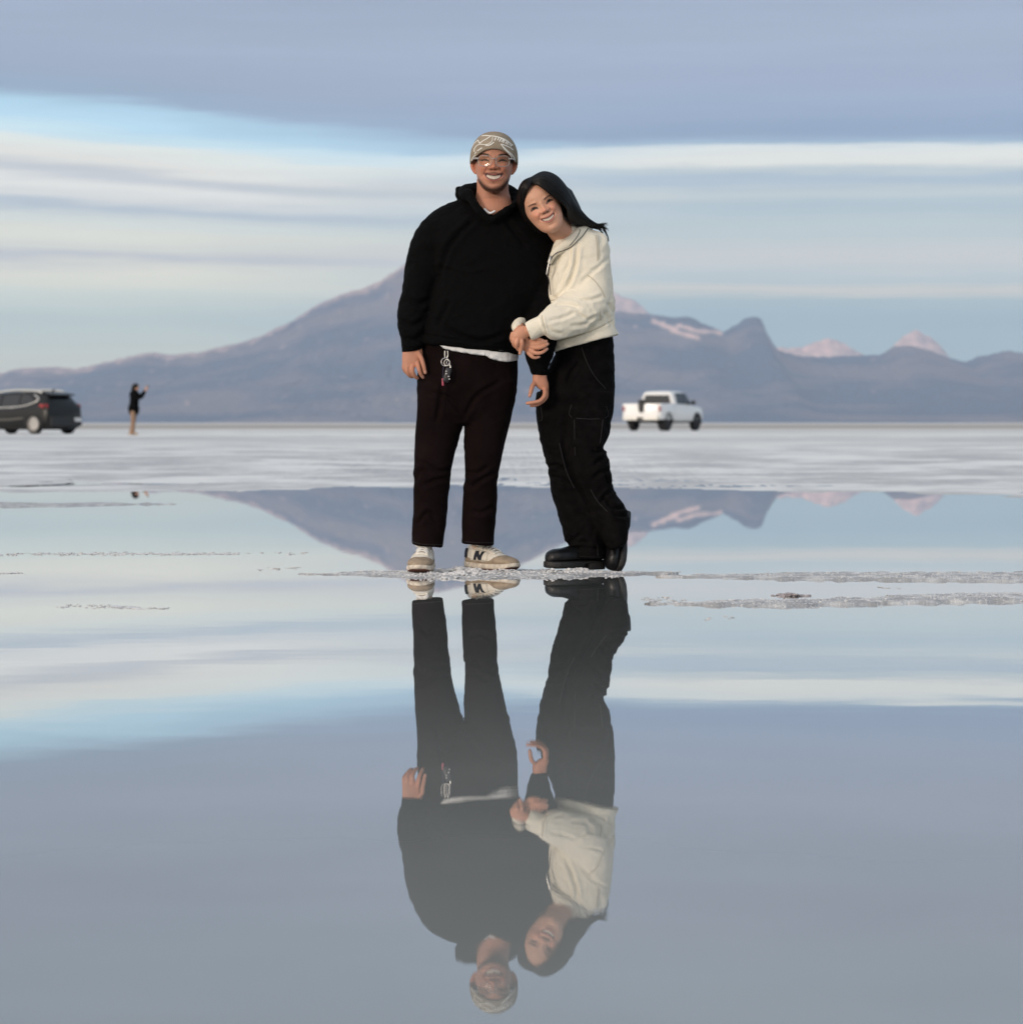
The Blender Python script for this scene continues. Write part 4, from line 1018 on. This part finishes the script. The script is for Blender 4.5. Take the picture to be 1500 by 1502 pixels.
# jacket
mb = MB()
mb.slab([(838,342,872,340,0.025,.05),(826,352,884,347,0.030,.075),(812,372,893,368,0.030,.095),(804,400,896,398,0.025,.105),(801,428,900,428,0.020,.108),(801.5,455,902.5,450,0.020,.110),(804.5,478,901,468,0.020,.110),(807,494,902.5,479,0.020,.112),(809,508,905.5,486,0.020,.114),(810.5,516.5,907.5,490.5,0.020,.112)], n=44, exp=2.3)
mb.slab([(846,345,868,337,.05,.05),(843,366,890,347,.035,.07),(842,388,894.5,376,.02,.078),(838,408,896,412,.0,.082),(833,421,895,440,-.03,.080),(823,432,886,462,-.07,.075),(812,441,858,486,-.11,.068),(801,451,832,496,-.15,.058),(792,460,808,498.5,-.18,.048),(788,464.5,797,489,-.19,.038)], n=36)
mb.slab([(793,461.5,801,493,-.187,.034),(790,463,796.5,492,-.19,.036),(778,468.5,787,496.5,-.197,.033),(768.5,474,779,499,-.203,.031)], n=30)
mb.tube([P(830,365,.07), P(806,400,.09), P(782,440,.07), P(765,464,-.02), P(760,474,-.07), P(757.5,482,-.115)], [.055,.046,.040,.036,.026,.021], n=18, sub=6)
# stand collar, folded open
mb.tube([P(806,384,-.040), P(812,372,-.050), P(824,362,-.052), P(838,353,-.045), P(849,344,-.02), P(856,338,.02), P(858,336,.07), P(848,336,.11)], [.009,.014,.020,.024,.026,.026,.026,.026], n=14, sub=6)
mb.tube([P(812,368,-.034), P(822,352,-.028), P(834,340,-.015), P(842,333,.02), P(848,331,.06)], [.010,.017,.020,.020,.02], n=14, sub=6)
jk = remesh(mb, 'jacket', .0038, jacket_m, wom, smooth_it=4)
wrinkle(jk.data, .0045, 10, 7, (1,1,1.1))
crease(jk.data, [([(847,360),(845,376),(842,396),(836,412),(829,424)], 2.0),[(829,424),(818,434),(808,444)],
  [(822,372),(813,392),(808,412)],[(836,366),(834,388),(824,402)],([(864,398),(880,390),(892,378)], .8),([(852,414),(866,402),(880,392)], .7),
  [(812,448),(830,446),(850,452)],[(805,470),(825,466),(843,458)],[(800,478),(812,487),(826,490)],[(850,440),(866,440),(884,434)],[(845,458),(862,468),(880,462)],[(836,478),(856,476),(872,464)],
  [(884,456),(893,470),(897,480)],[(862,490),(868,476),(880,468)],[(890,444),(896,452),(901,460)],[(818,402),(812,424),(811,438)],[(828,400),(820,420)]], .0050, 2.7)
wrinkle(jk.data, .0012, 22, 12, (1,1,1.3))
crease(jk.data, [[(794,463),(797,476),(801,490)],[(812,501),(840,494),(870,484),(900,470)]], .0040, 1.3)
tj = bvh(jk)
for ln in ([(811.5,501),(830,497),(856,489.5),(880,480),(901,467)],[(862,404),(872,412),(881,424),(887,436)],[(873.5,345),(875.5,362),(876,382)],[(876,345),(878,362),(878.5,380)],[(794.5,462.5),(797,474),(801.5,491)],[(803,440),(812,440),(818,436)],[(880,457),(881,470)]):
    mb = MB(); drape(mb, tj, ln, .0012, .0022); mb.obj('seam', seam_m, jk)
mb = MB()
for ln, r_ in (([(862,335),(855,345),(846,354),(838,362),(826,367.5),(816,371),(808,379),(804.5,388)], .0022), ([(851,337),(847,346),(840,355),(835,360)], .0016)): drape(mb, tj, ln, r_, .0006)
mb.obj('zip', zip_m, jk)
mb = MB(); q = [on(tj, 806, y_, .004, fallback=-.05) for y_ in (376,381,386)]
mb.tube([P(807,376,-.062), P(806,381,-.066), P(804.5,387,-.066), P(802.5,396,-.064), P(801.5,402,-.062)], [.0035,.0040,.003,.0035,.0035], n=8); mb.obj('zip_pull', metal_m, jk)
mb = MB(); mb.tube([P(801.5,403,-.060), P(804.5,408,-.062), P(806,418,-.062), P(807.5,432,-.060)], .0019, n=6); mb.obj('cord', zip_m, jk)

# cargo trousers
mb = MB()
mb.slab([(815,500,897,482,.055,.098),(812,522,900,508,.05,.105),(800,550,901,550,.05,.112),(792,580,900.5,580,.05,.11),(790,606,898,606,.05,.10),(796,625,890,625,.05,.08)], n=40, exp=2.3)
mb.slab([(787,575,850,575,.05,.10),(785.5,600,852,600,.05,.098),(788,622,852,622,.05,.09),(793,650,855,650,.05,.083),(801.5,680,864,680,.045,.076),(805.5,702,868,705,.05,.075),(808,722,874,725,.055,.076),(817,750,880,752,.06,.078),(824,775,884,778,.065,.079),(826.5,788,885,790,.065,.080),(832.5,797,886,800,.065,.080),(835,806,886.5,808,.065,.078),(832.5,816,886.5,820,.065,.080)], n=36, exp=2.3)
mb.slab([(824,575,901,575,.04,.105),(825,600,899,600,.035,.10),(826,625,895.5,625,.025,.092),(828,645,892,642,.015,.085),(832,662,886,656,.01,.078),(835,680,892,672,.01,.077),(838,702,896,700,.02,.076),(848,728,903,722,.04,.080),(858,748,917,744,.045,.090),(871,772,923,762,.04,.098),(881,788,922,778,.04,.098),(887,799,919,793,.04,.098),(891,805,912,801,.042,.088)], n=36, exp=2.3)
mb.slab([(836,600,888,600,-.052,.018),(838,625,887,625,-.052,.018),(840,655,882,654,-.055,.015)], n=20, exp=5)      # cargo pocket bellows
wt = remesh(mb, 'cargo_trousers', .005, jeans_m, wom, smooth_it=3)
wrinkle(wt.data, .006, 9, 11, (1,1,1.2)); wrinkle(wt.data, .0018, 24, 3)
crease(wt.data, [[(826,640),(832,680),(850,715),(872,755),(884,776)],[(800,686),(815,682),(830,690)],[(806,700),(822,702),(834,712)],[(886,655),(876,664),(868,660)],[(893,668),(880,674),(870,684)],[(895,690),(882,692),(870,702)],[(903,716),(888,726),(880,738)],[(918,744),(902,746),(890,736),(884,728)],
  [(922,756),(906,756),(896,750)],[(828,787),(840,790),(852,784)],[(833,795),(848,794),(866,798)],[(836,806),(856,802),(880,806)],[(850,528),(838,545),(830,560)],[(886,690),(892,710)]], .009, 2.8)
tw_ = bvh(wt)
for ln in ([(838,594),(838,612),(888,613),(889,596)],[(842,616),(843,668)],[(884,616),(880,650)],[(853,510),(860,530),(872,552),(888,570)],[(793,598),(795,614),(790,618)],[(833,814.5),(850,816),(870,817),(885,817)],[(866,718),(876,735),(890,750)],[(820,650),(830,690),(842,716)],[(876,800),(876.5,815)]):
    mb = MB(); drape(mb, tw_, ln, .0013, .0022); mb.obj('seam', blackseam_m, wt)

# boots
boot_m = mat('black_leather', (.0045,.0048,.0055), .36, spec=.32, var=.3, vscale=30, bump=.0012, bscale=60)
bsole_m = mat('black_rubber', (.010,.010,.010), .6, bump=.003, bscale=90)
def boot(M4, side, shaft):
    L = .262
    up = lambda t: np.interp(t, [0,.05,.15,.3,.42,.55,.72,.88,.97,1], [.09,.13,.14,.13,.117,.099,.089,.086,.074,.056])
    a = shoe_shell(L, side, up, .030, 1.0, squash=2.6)
    a.tube([Vector(p) for p in shaft], [.045,.046,.046,.044], n=20)
    o = remesh(xf(a, M4), 'boot', .004, boot_m, wom, smooth_it=3)
    s = MB(); rings = []
    for t in np.concatenate([np.linspace(0, .06, 4), np.linspace(.1, .92, 16), np.linspace(.94, 1, 6)]):
        c, w_ = foot_outline(t, side, 1.10); w_ = max(w_, .01); ring = []; b0 = .008 + (.008 if t > .9 else 0)*(t-.9)*10; tp = .038
        if t < .42: b0 = .024
        for q_ in np.linspace(0, 2*math.pi, 24, endpoint=False):
            ca, sa = math.cos(q_), math.sin(q_); ring.append(Vector((c + w_*math.copysign(abs(ca)**.4, ca), -.004 + t*(L+.009), (b0+tp)/2 + (tp-b0)/2*math.copysign(abs(sa)**.4, sa))))
        rings.append(ring)
    s.loft(rings); so_ = xf(s, M4).obj('sole', bsole_m, o)
    h = MB(); rings = []
    for zz in (0, .004, .03, .034):
        e = .96 if zz in (0,) else 1
        rings.append([Vector((.037*e*math.copysign(abs(math.cos(q_))**.5, math.cos(q_)), .040 + .044*e*math.copysign(abs(math.sin(q_))**.5, math.sin(q_)), zz)) for q_ in np.linspace(0, 2*math.pi, 28, endpoint=False)])
    xf(h.loft(rings), M4).obj('heel', bsole_m, so_)
    return o
q = P(882, 841, .10); q.z = GZ-.001
boot(shoe_frame(q, (-.86, -.50, 0)), -1, [(0,.062,.08),(0,.066,.14),(0,.066,.17),(0,.066,.19)])
# second boot stands on its toe, heel lifted
toe = P(905, 841, .03); toe.z = .010
fdir_ = Vector((-.075, -.46, -.88)).normalized()      # heel -> toe
upd = Vector((-.90, -.40, 0)); upd = (upd - fdir_*upd.dot(fdir_)).normalized(); sd2 = fdir_.cross(upd).normalized()
M4 = Matrix((sd2, fdir_, upd)).transposed().to_4x4(); M4.translation = toe - fdir_*.258 + (-upd*.030)
boot(M4, 1, [(0,.062,.085),(0,.045,.095),(0,.03,.10)])
# ============================================================ the photographer
def at_ground(px_, D, z=.2): return Vector(((px_-750)/F*D, D, z))
g0 = at_ground(196, 89)
ph = thing('person', 'distant woman in black top and tan trousers raising a phone beside the dark car', 'person', tuple(g0))
Q = lambda x_, y_, z_: g0 + Vector((x_, y_, z_))
mb = MB()
mb.ball(Q(.10,0,1.55), (.085,.075,.115), 12); mb.tube([Q(.06,0,1.30), Q(.09,0,1.48)], [.055,.05], n=12)
mb.tube([Q(.02,0,.85), Q(.03,0,1.05), Q(.05,0,1.30), Q(.06,0,1.38)], [.14,.12,.15,.08], n=16, flat=.8)
for s in (-1, 1):
    mb.tube([Q(.06,s*.16,1.34), Q(.24,s*.17,1.24), Q(.40,s*.07,1.47)], [.05,.042,.032], n=10)
    mb.tube([Q(.40,s*.07,1.47), Q(.43,s*.05,1.53), Q(.44,s*.02,1.57)], [.034,.04,.02], n=10)
    mb.tube([Q(.02,s*.09,.86), Q(.00,s*.09,.48), Q(-.05-.03*s,s*.10,.08)], [.085,.06,.04], n=12)
    for k in range(4): mb.tube([Q(.43,s*.07,1.53+.018*k), Q(.47,s*.05,1.545+.018*k), Q(.475,s*.01,1.55+.018*k)], [.010,.010,.008], n=6)
pb = remesh(mb, 'body', .008, mat('skin_far', (.52,.30,.22), .5), ph, smooth_it=2)
mb = MB(); mb.ball(Q(.075,0,1.585), (.10,.092,.105), 12); mb.tube([Q(.02,0,1.60), Q(-.02,0,1.45), Q(-.03,0,1.28)], [.07,.065,.03], n=12)
hh = remesh(mb, 'hair', .012, hair_m, ph, smooth_it=2)
mb = MB(); mb.tube([Q(.01,0,.78), Q(.012,0,.90), Q(.02,0,1.0), Q(.04,0,1.2), Q(.05,0,1.36), Q(.06,0,1.42)], [.18,.185,.155,.16,.18,.09], n=20, flat=.95)
for s in (-1, 1): mb.tube([Q(.05,s*.15,1.34), Q(.16,s*.18,1.24), Q(.25,s*.17,1.24), Q(.36,s*.10,1.42)], [.075,.065,.058,.048], n=12)
tp = remesh(mb, 'sweater', .012, hoodie_m, ph, smooth_it=3)
mb = MB()
for s in (-1, 1): mb.tube([Q(.0,s*.08,.76), Q(.0,s*.09,.5), Q(-.05-.04*s,s*.10,.07)], [  .100,.078,.068], n=14)
rr_ = remesh(mb, 'trousers', .012, mat('tan_cotton', (.26,.165,.11), .9), ph, smooth_it=3)
for s in (-1, 1):
    m1 = MB(); m1.tube([Q(-.10-.04*s,s*.10,.05), Q(.03-.04*s,s*.10,.045), Q(.10-.04*s,s*.10,.035)], [.045,.05,.035], n=10, flat=.9); m1.obj('shoe', mat('tan_shoe', (.45,.35,.28), .8), ph)
fn = thing('phone', 'phone held up in both hands by the distant woman', 'phone', tuple(Q(.485, 0, 1.60)))
MB().box(Q(.485,0,1.60), (.010,.16,.078), bev=.003).obj('case', mat('phone_black', (.02,.02,.02), .4), fn)
MB().box(Q(.4785,0,1.60), (.002,.148,.068)).obj('screen', mat('phone_glass', (.05,.06,.08), .1), fn)

# ============================================================ vehicles
glass_m = mat('dark_glass', (.010,.013,.017), .06, spec=.6)
tyre_m = mat('tyre', (.012,.012,.013), .85); alloy_m = mat('alloy', (.55,.53,.50), .3, metal=.6); dark_m = mat('dark_trim', (.015,.015,.017), .6)
red_m = mat('red_lens', (.28,.015,.018), .25, coat=.2); chrome_m = mat('bright_trim', (.55,.55,.53), .3, metal=.5)
def vframe(origin, fwd):
    f = Vector((*fwd, 0)).normalized(); l = Vector((-f.y, f.x, 0))
    m_ = Matrix((f, l, Vector((0,0,1)))).transposed().to_4x4(); m_.translation = origin; return m_   # x forward, y left, z up
def body_loft(M4, st, name, material, parent, n=1):
    """st: (x, half width, sill z, shoulder z, roof z, roof half width)"""
    mb = MB(); rings = []
    for x_, w_, z0, zs, zr, wr in st:
        L_ = [(0,z0),(w_*.82,z0),(w_*.965,z0+.06),(w_,z0+(zs-z0)*.35),(w_*1.0,z0+(zs-z0)*.7),(w_*.965,zs-.02),(w_*.93,zs)]
        if zr > zs + .05: L_ += [(w_*.93+(wr-w_*.93)*.5, (zs+zr)/2), (wr, zr-.05), (wr*.88, zr-.012), (0, zr)]
        else: L_ += [(w_*.8, zs+.01), (w_*.6, zs+.02), (w_*.4, zs+.025), (0, zs+.028)]
        rings.append([M4 @ Vector((x_, y_, z_)) for y_, z_ in L_] + [M4 @ Vector((x_, -y_, z_)) for y_, z_ in L_[-2:0:-1]])
    mb.loft(rings); o = mb.obj(name, material, parent); return o
def panel(M4, quad, name, material, parent, th=.02, off=(0,0,0)):
    q = [Vector(p)+Vector(off) for p in quad]; nrm = (q[1]-q[0]).cross(q[-1]-q[0]).normalized()*th
    mb = MB(); k = len(q); v_ = [M4 @ (a + nrm*.5) for a in q] + [M4 @ (a - nrm*.5) for a in q]
    mb.add(v_, [tuple(range(k)), tuple(range(k, 2*k))[::-1]] + [(i, (i+1) % k, k+(i+1) % k, k+i) for i in range(k)])
    return mb.obj(name, material, parent, smooth=False)
def wheel(M4, x_, y_, r, wd, parent, rim_m, spokes=10, rimr=.70):
    s = 1 if y_ > 0 else -1
    mb = MB(); prof = [(rimr*r, -wd/2), (r*.93, -wd/2), (r, -wd*.36), (r, wd*.36), (r*.93, wd/2), (rimr*r, wd/2)]
    rings = [[M4 @ Vector((x_ + p[0]*math.cos(a), y_ + p[1], r + p[0]*math.sin(a))) for p in prof] for a in np.linspace(0, 2*math.pi, 41)]
    mb.loft(rings, cap=False); w_ = mb.obj('wheel', tyre_m, parent)
    rm = MB(); yo = y_ + s*wd*.30
    rr = [[M4 @ Vector((x_ + q*r*math.cos(a), yo + dy*s, r + q*r*math.sin(a))) for q, dy in ((rimr+.01,.03),(rimr-.05,.03),(rimr-.07,.0),(rimr-.07,-.05),(rimr+.01,-.05))] for a in np.linspace(0, 2*math.pi, 41)]
    rm.loft(rr, cap=False)
    for k in range(spokes):
        a = 2*math.pi*k/spokes; c_, s_ = math.cos(a), math.sin(a); h = r*rimr; pts = []
        for q, t_ in ((.10,.035),(.95,.055)):
            for e in (-1, 1): pts.append((x_ + h*q*c_ - e*t_*s_, r + h*q*s_ + e*t_*c_))
        v_ = [M4 @ Vector((px_, yo + dy*s, pz_)) for dy in (.0, .03) for px_, pz_ in pts]
        rm.add(v_, [(0,1,3,2),(4,6,7,5),(0,4,5,1),(2,3,7,6),(0,2,6,4),(1,5,7,3)])
    hb = [[M4 @ Vector((x_ + q*math.cos(a), yo + dy*s, r + q*math.sin(a))) for a in np.linspace(0, 2*math.pi, 20, endpoint=False)] for q, dy in ((.07,0),(.07,.04),(.03,.045))]
    rm.loft(hb); bk = [[M4 @ Vector((x_ + q*math.cos(a), yo - .055*s, r + q*math.sin(a))) for a in np.linspace(0, 2*math.pi, 24, endpoint=False)] for q in (.02, r*rimr)]
    rm.obj('rim', rim_m, w_); MB().loft(bk).obj('brake_disc', dark_m, w_)
    return w_
# dark crossover, rear towards us, cut by the left edge of the picture
ang = math.radians(33); fw = (-math.cos(ang), math.sin(ang))
rearc = at_ground(97, 97)
rx = rearc + Vector((0, 0, 0))
suv = thing('parked_car', 'black hatchback crossover with silver roof rails, parked beside the distant photographer', 'car', tuple(rearc))
Ms = vframe(rearc, fw); paint_b = mat('black_paint', (.004,.0041,.0042), .30, coat=.10, spec=.35)
st = [(.02,.80,0.36,0.826,0.800,.5),(.06,.87,0.26,0.979,0.967,.5),(.14,.905,0.20,1.018,1.190,.60),(.34,.925,0.18,1.027,1.414,.62),(.62,.93,0.16,1.018,1.474,.64),(1.3,.93,0.16,0.979,1.511,.66),(2.0,.93,0.16,0.950,1.507,.665),(2.6,.93,0.16,0.922,1.451,.64),(3.0,.93,0.16,0.912,1.265,.66),(3.4,.925,0.16,0.902,0.986,.66),(3.55,.92,0.16,0.893,0.874,.6),(4.0,.88,0.18,0.826,0.809,.5),(4.3,.78,0.22,0.710,0.698,.4),(4.42,.60,0.30,0.576,0.567,.3)]
sb = body_loft(Ms, st, 'body', paint_b, suv)
MB_u = MB().box((2.1, 0, .28), (3.6, 1.55, .26)); xf(MB_u, Ms); MB_u.obj('underbody', dark_m, suv)
for x_ in (.68, 3.42):
    for s in (-1, 1):
        wheel(Ms, x_, s*.85, .345, .225, suv, alloy_m, 10, .80)
        mb = MB(); mb.tube([Ms @ Vector((x_ + .40*math.cos(a), s*.925, .335 + .40*math.sin(a))) for a in np.linspace(-.15, math.pi+.15, 15)], .03, n=8, sub=2); mb.obj('wheel_arch', dark_m, sb)
for s in (-1, 1):
    def sp_(x_, zf): 
        zs = np.interp(x_, [a[0] for a in st], [a[3] for a in st]); zr = np.interp(x_, [a[0] for a in st], [a[4] for a in st]); w_ = np.interp(x_, [a[0] for a in st], [a[1] for a in st])*.93; wr = np.interp(x_, [a[0] for a in st], [a[5] for a in st])
        return (x_, s*(w_ + (wr-w_)*zf + .012), zs + (zr-.05-zs)*zf)
    panel(Ms, [sp_(.78,.30), sp_(1.42,.06), sp_(1.42,.86), sp_(1.0,.80)], 'window', glass_m, suv)
    panel(Ms, [sp_(1.48,.06), sp_(2.30,.06), sp_(2.30,.86), sp_(1.48,.88)], 'window', glass_m, suv)
    panel(Ms, [sp_(2.37,.06), sp_(3.10,.10), sp_(2.75,.82), sp_(2.37,.86)], 'window', glass_m, suv)
    mb = MB(); mb.tube([Ms @ Vector(sp_(x_, z_)) for x_, z_ in ((3.2,.02),(2.4,-.01),(1.4,-.01),(.95,.12),(.66,.36),(.62,.62),(.85,.88))], .028, n=8); mb.obj('window_trim', chrome_m, suv)
    mb = MB(); mb.tube([Ms @ Vector((x_, s*.60, z_)) for x_, z_ in ((.62,1.47),(.8,1.53),(1.6,1.565),(2.4,1.53),(2.7,1.45))], .05, n=8, flat=1); mb.obj('roof_rail', chrome_m, suv)
    mb = MB(); mb.tube([Ms @ Vector((x_, s*.935, z_)) for x_, z_ in ((1.2,.56),(2.0,.50),(2.9,.54))], .035, n=8); mb.obj('side_trim', mat('grey_cladding', (.10,.095,.085), .4), suv)
    mb = MB(); mb.tube([Ms @ Vector((x_, s*.945, .93)) for x_ in (1.62, 1.80)], .014, n=6); mb.obj('door_handle', chrome_m, suv)
    panel(Ms, [(.10,s*.50,.90),(.08,s*.86,.93),(.16,s*.91,1.06),(.16,s*.56,1.05)], 'tail_light', red_m, suv, th=.05)
    panel(Ms, [(.20,s*.925,.92),(.42,s*.94,.98),(.40,s*.935,1.06),(.20,s*.925,1.05)], 'tail_light', red_m, suv, th=.02)
    panel(Ms, [(.02,s*.50,.44),(.04,s*.72,.44),(.04,s*.72,.54),(.02,s*.50,.54)], 'reflector', mat('clear_lens', (.45,.42,.40), .2), suv, th=.05)
panel(Ms, [(.12,-.52,1.06),(.12,.52,1.06),(.33,.50,1.35),(.33,-.50,1.35)], 'rear_window', glass_m, suv, th=.06)
panel(Ms, [(.12,-.58,1.39),(.12,.58,1.39),(.60,.60,1.485),(.60,-.60,1.485)], 'spoiler', paint_b, suv, th=.05)
panel(Ms, [(-.01,-.78,.30),(-.01,.78,.30),(.01,.80,.62),(.01,-.80,.62)], 'bumper', dark_m, suv, th=.09)
panel(Ms, [(-.07,-.75,.44),(-.07,-.40,.44),(-.05,-.40,.58),(-.05,-.75,.58)], 'licence_plate', mat('plate', (.6,.6,.6), .5), suv, th=.02)
mb = MB(); mb.tube([Ms @ Vector((.66,0,1.48)), Ms @ Vector((.60,0,1.55)), Ms @ Vector((.50,0,1.59))], [.05,.03,.012], n=8); mb.obj('roof_antenna', dark_m, suv)

# white pickup seen from its rear right corner
tr0 = at_ground(940.5, 133)
fwt = (.44, .90)
pick = thing('pickup_truck', 'white pickup truck with black wheels, parked far away on the salt to the right', 'pickup truck', tuple(tr0))
Mt = vframe(tr0, fwt); wp = mat('white_paint', (.80,.80,.79), .28, coat=.5)
mb = MB(); rings = []
def sec(x_, w_, z0, zt, wt, inset=.03):
    L_ = [(0,z0),(w_*.9,z0),(w_*.985,z0+.08),(w_,z0+.35),(w_*.99,zt-.12),(w_*.96,zt-.01),(wt,zt)]
    return [Mt @ Vector((x_, y_, z_)) for y_, z_ in L_] + [Mt @ Vector((x_, -y_, z_)) for y_, z_ in L_[:0:-1]]
# bed sides, tailgate, floor
for s in (-1, 1):
    b_ = MB(); b_.box((0,0,0), (1,1,1)); 
    m1 = MB().box((.98, s*.955, .95), (1.90, .10, .78), bev=.025); xf(m1, Mt); m1.obj('bed_side', wp, pick)
m1 = MB().box((.035, 0, .97), (.07, 1.80, .72), bev=.02); tg_ = xf(m1, Mt).obj('tailgate', wp, pick)
m1 = MB().box((-.006, 0, 1.16), (.02, .24, .07), bev=.004); xf(m1, Mt).obj('handle', dark_m, tg_)
m1 = MB().box((.98, 0, .68), (1.88, 1.82, .06)); xf(m1, Mt).obj('bed_floor', dark_m, pick)
# cab and nose as one shell
mb = MB(); rings = []
for x_, w_, z0, zs, zr, wr in [(1.95,.97,.50,1.30,1.90,.72),(2.05,.98,.48,1.30,1.94,.74),(2.6,.99,.46,1.29,1.97,.76),(3.2,.99,.46,1.28,1.97,.76),(3.7,.99,.46,1.27,1.90,.74),(4.2,.99,.46,1.25,1.50,.72),(4.45,.98,.46,1.22,1.25,.7),(5.0,.98,.46,1.20,1.21,.6),(5.5,.95,.46,1.15,1.16,.6),(5.75,.88,.50,1.02,1.03,.5),(5.80,.80,.55,.90,.91,.4)]:
    L_ = [(0,z0),(w_*.9,z0),(w_*.985,z0+.08),(w_,z0+.35),(w_*.99,zs-.1),(w_*.96,zs)]
    if zr > zs+.08: L_ += [(w_*.96+(wr-w_*.96)*.5,(zs+zr)/2),(wr,zr-.07),(wr*.86,zr-.01),(0,zr)]
    else: L_ += [(w_*.8,zs+.01),(w_*.6,zs+.02),(w_*.4,zs+.03),(0,zs+.035)]
    rings.append([Mt @ Vector((x_, y_, z_)) for y_, z_ in L_] + [Mt @ Vector((x_, -y_, z_)) for y_, z_ in L_[-2:0:-1]])
mb.loft(rings); mb.obj('cab', wp, pick)
panel(Mt, [(1.925,-.72,1.36),(1.925,.72,1.36),(1.985,.62,1.84),(1.985,-.62,1.84)], 'rear_window', glass_m, pick, th=.05)
panel(Mt, [(4.30,-.80,1.30),(4.30,.80,1.30),(3.72,.66,1.87),(3.72,-.66,1.87)], 'windscreen', glass_m, pick, th=.05)
for s in (-1, 1):
    panel(Mt, [(2.25,s*.955,1.33),(3.08,s*.965,1.33),(3.05,s*.79,1.86),(2.35,s*.785,1.86)], 'window', glass_m, pick, th=.03)
    panel(Mt, [(3.16,s*.965,1.33),(4.02,s*.965,1.32),(3.62,s*.79,1.84),(3.14,s*.79,1.86)], 'window', glass_m, pick, th=.03)
    m1 = MB().box((3.95, s*1.10, 1.40), (.12,.20,.22), bev=.04); xf(m1, Mt).obj('mirror', dark_m, pick)
    m1 = MB().box((.03, s*.955, 1.08), (.10,.10,.26), bev=.02); xf(m1, Mt).obj('tail_light', red_m, pick)
    for x_ in (1.05, 4.75):
        wheel(Mt, x_, s*.86, .42, .29, pick, dark_m, 6, .6)
        a_ = MB(); a_.tube([Mt @ Vector((x_ + .47*math.cos(q), s*.985, .42 + .47*math.sin(q))) for q in np.linspace(-.1, math.pi+.1, 15)], .045, n=8, sub=2); a_.obj('wheel_arch', dark_m, pick)
    for x_ in (2.35, 3.25): m1 = MB().box((x_, s*1.0, 1.12), (.18,.03,.035), bev=.006); xf(m1, Mt).obj('door_handle', wp, pick)
m1 = MB().box((-.09, 0, .62), (.20, 1.86, .20), bev=.04); xf(m1, Mt).obj('bumper', mat('cream_bumper', (.74,.72,.66), .4), pick)
m1 = MB().box((-.20, 0, .60), (.02, .32, .12)); xf(m1, Mt).obj('licence_plate', dark_m, pick)
m1 = MB().box((2.9, 0, .44), (5.2, .9, .12)); xf(m1, Mt).obj('chassis', dark_m, pick)
pad = thing('black_bag', 'black bag slung over the middle of the white tailgate', 'bag', tuple(Mt @ Vector((0,0,1.4))))
b1 = MB(); b1.tube([Mt @ Vector(p) for p in [(.30,0,1.18),(.20,0,1.40),(.03,0,1.47),(-.06,0,1.36),(-.07,0,1.02)]], [.12,.15,.16,.16,.13], n=12, flat=.45, fdir=Mt.to_3x3() @ Vector((1,0,.2))); bo = b1.obj('cloth', dark_m, pad)
bx = thing('storage_box', 'dark brown box standing in the bed of the white pickup', 'box', tuple(Mt @ Vector((1.4,0,.71))))
m1 = MB().box((1.35, -.1, 1.02), (.55, 1.2, .62), bev=.03); xf(m1, Mt).obj('tub', mat('brown_box', (.05,.035,.028), .7), bx)
m1 = MB().box((1.35, -.1, 1.36), (.60, 1.26, .05), bev=.015); xf(m1, Mt).obj('lid', dark_m, bx)
bpy.context.view_layer.update()
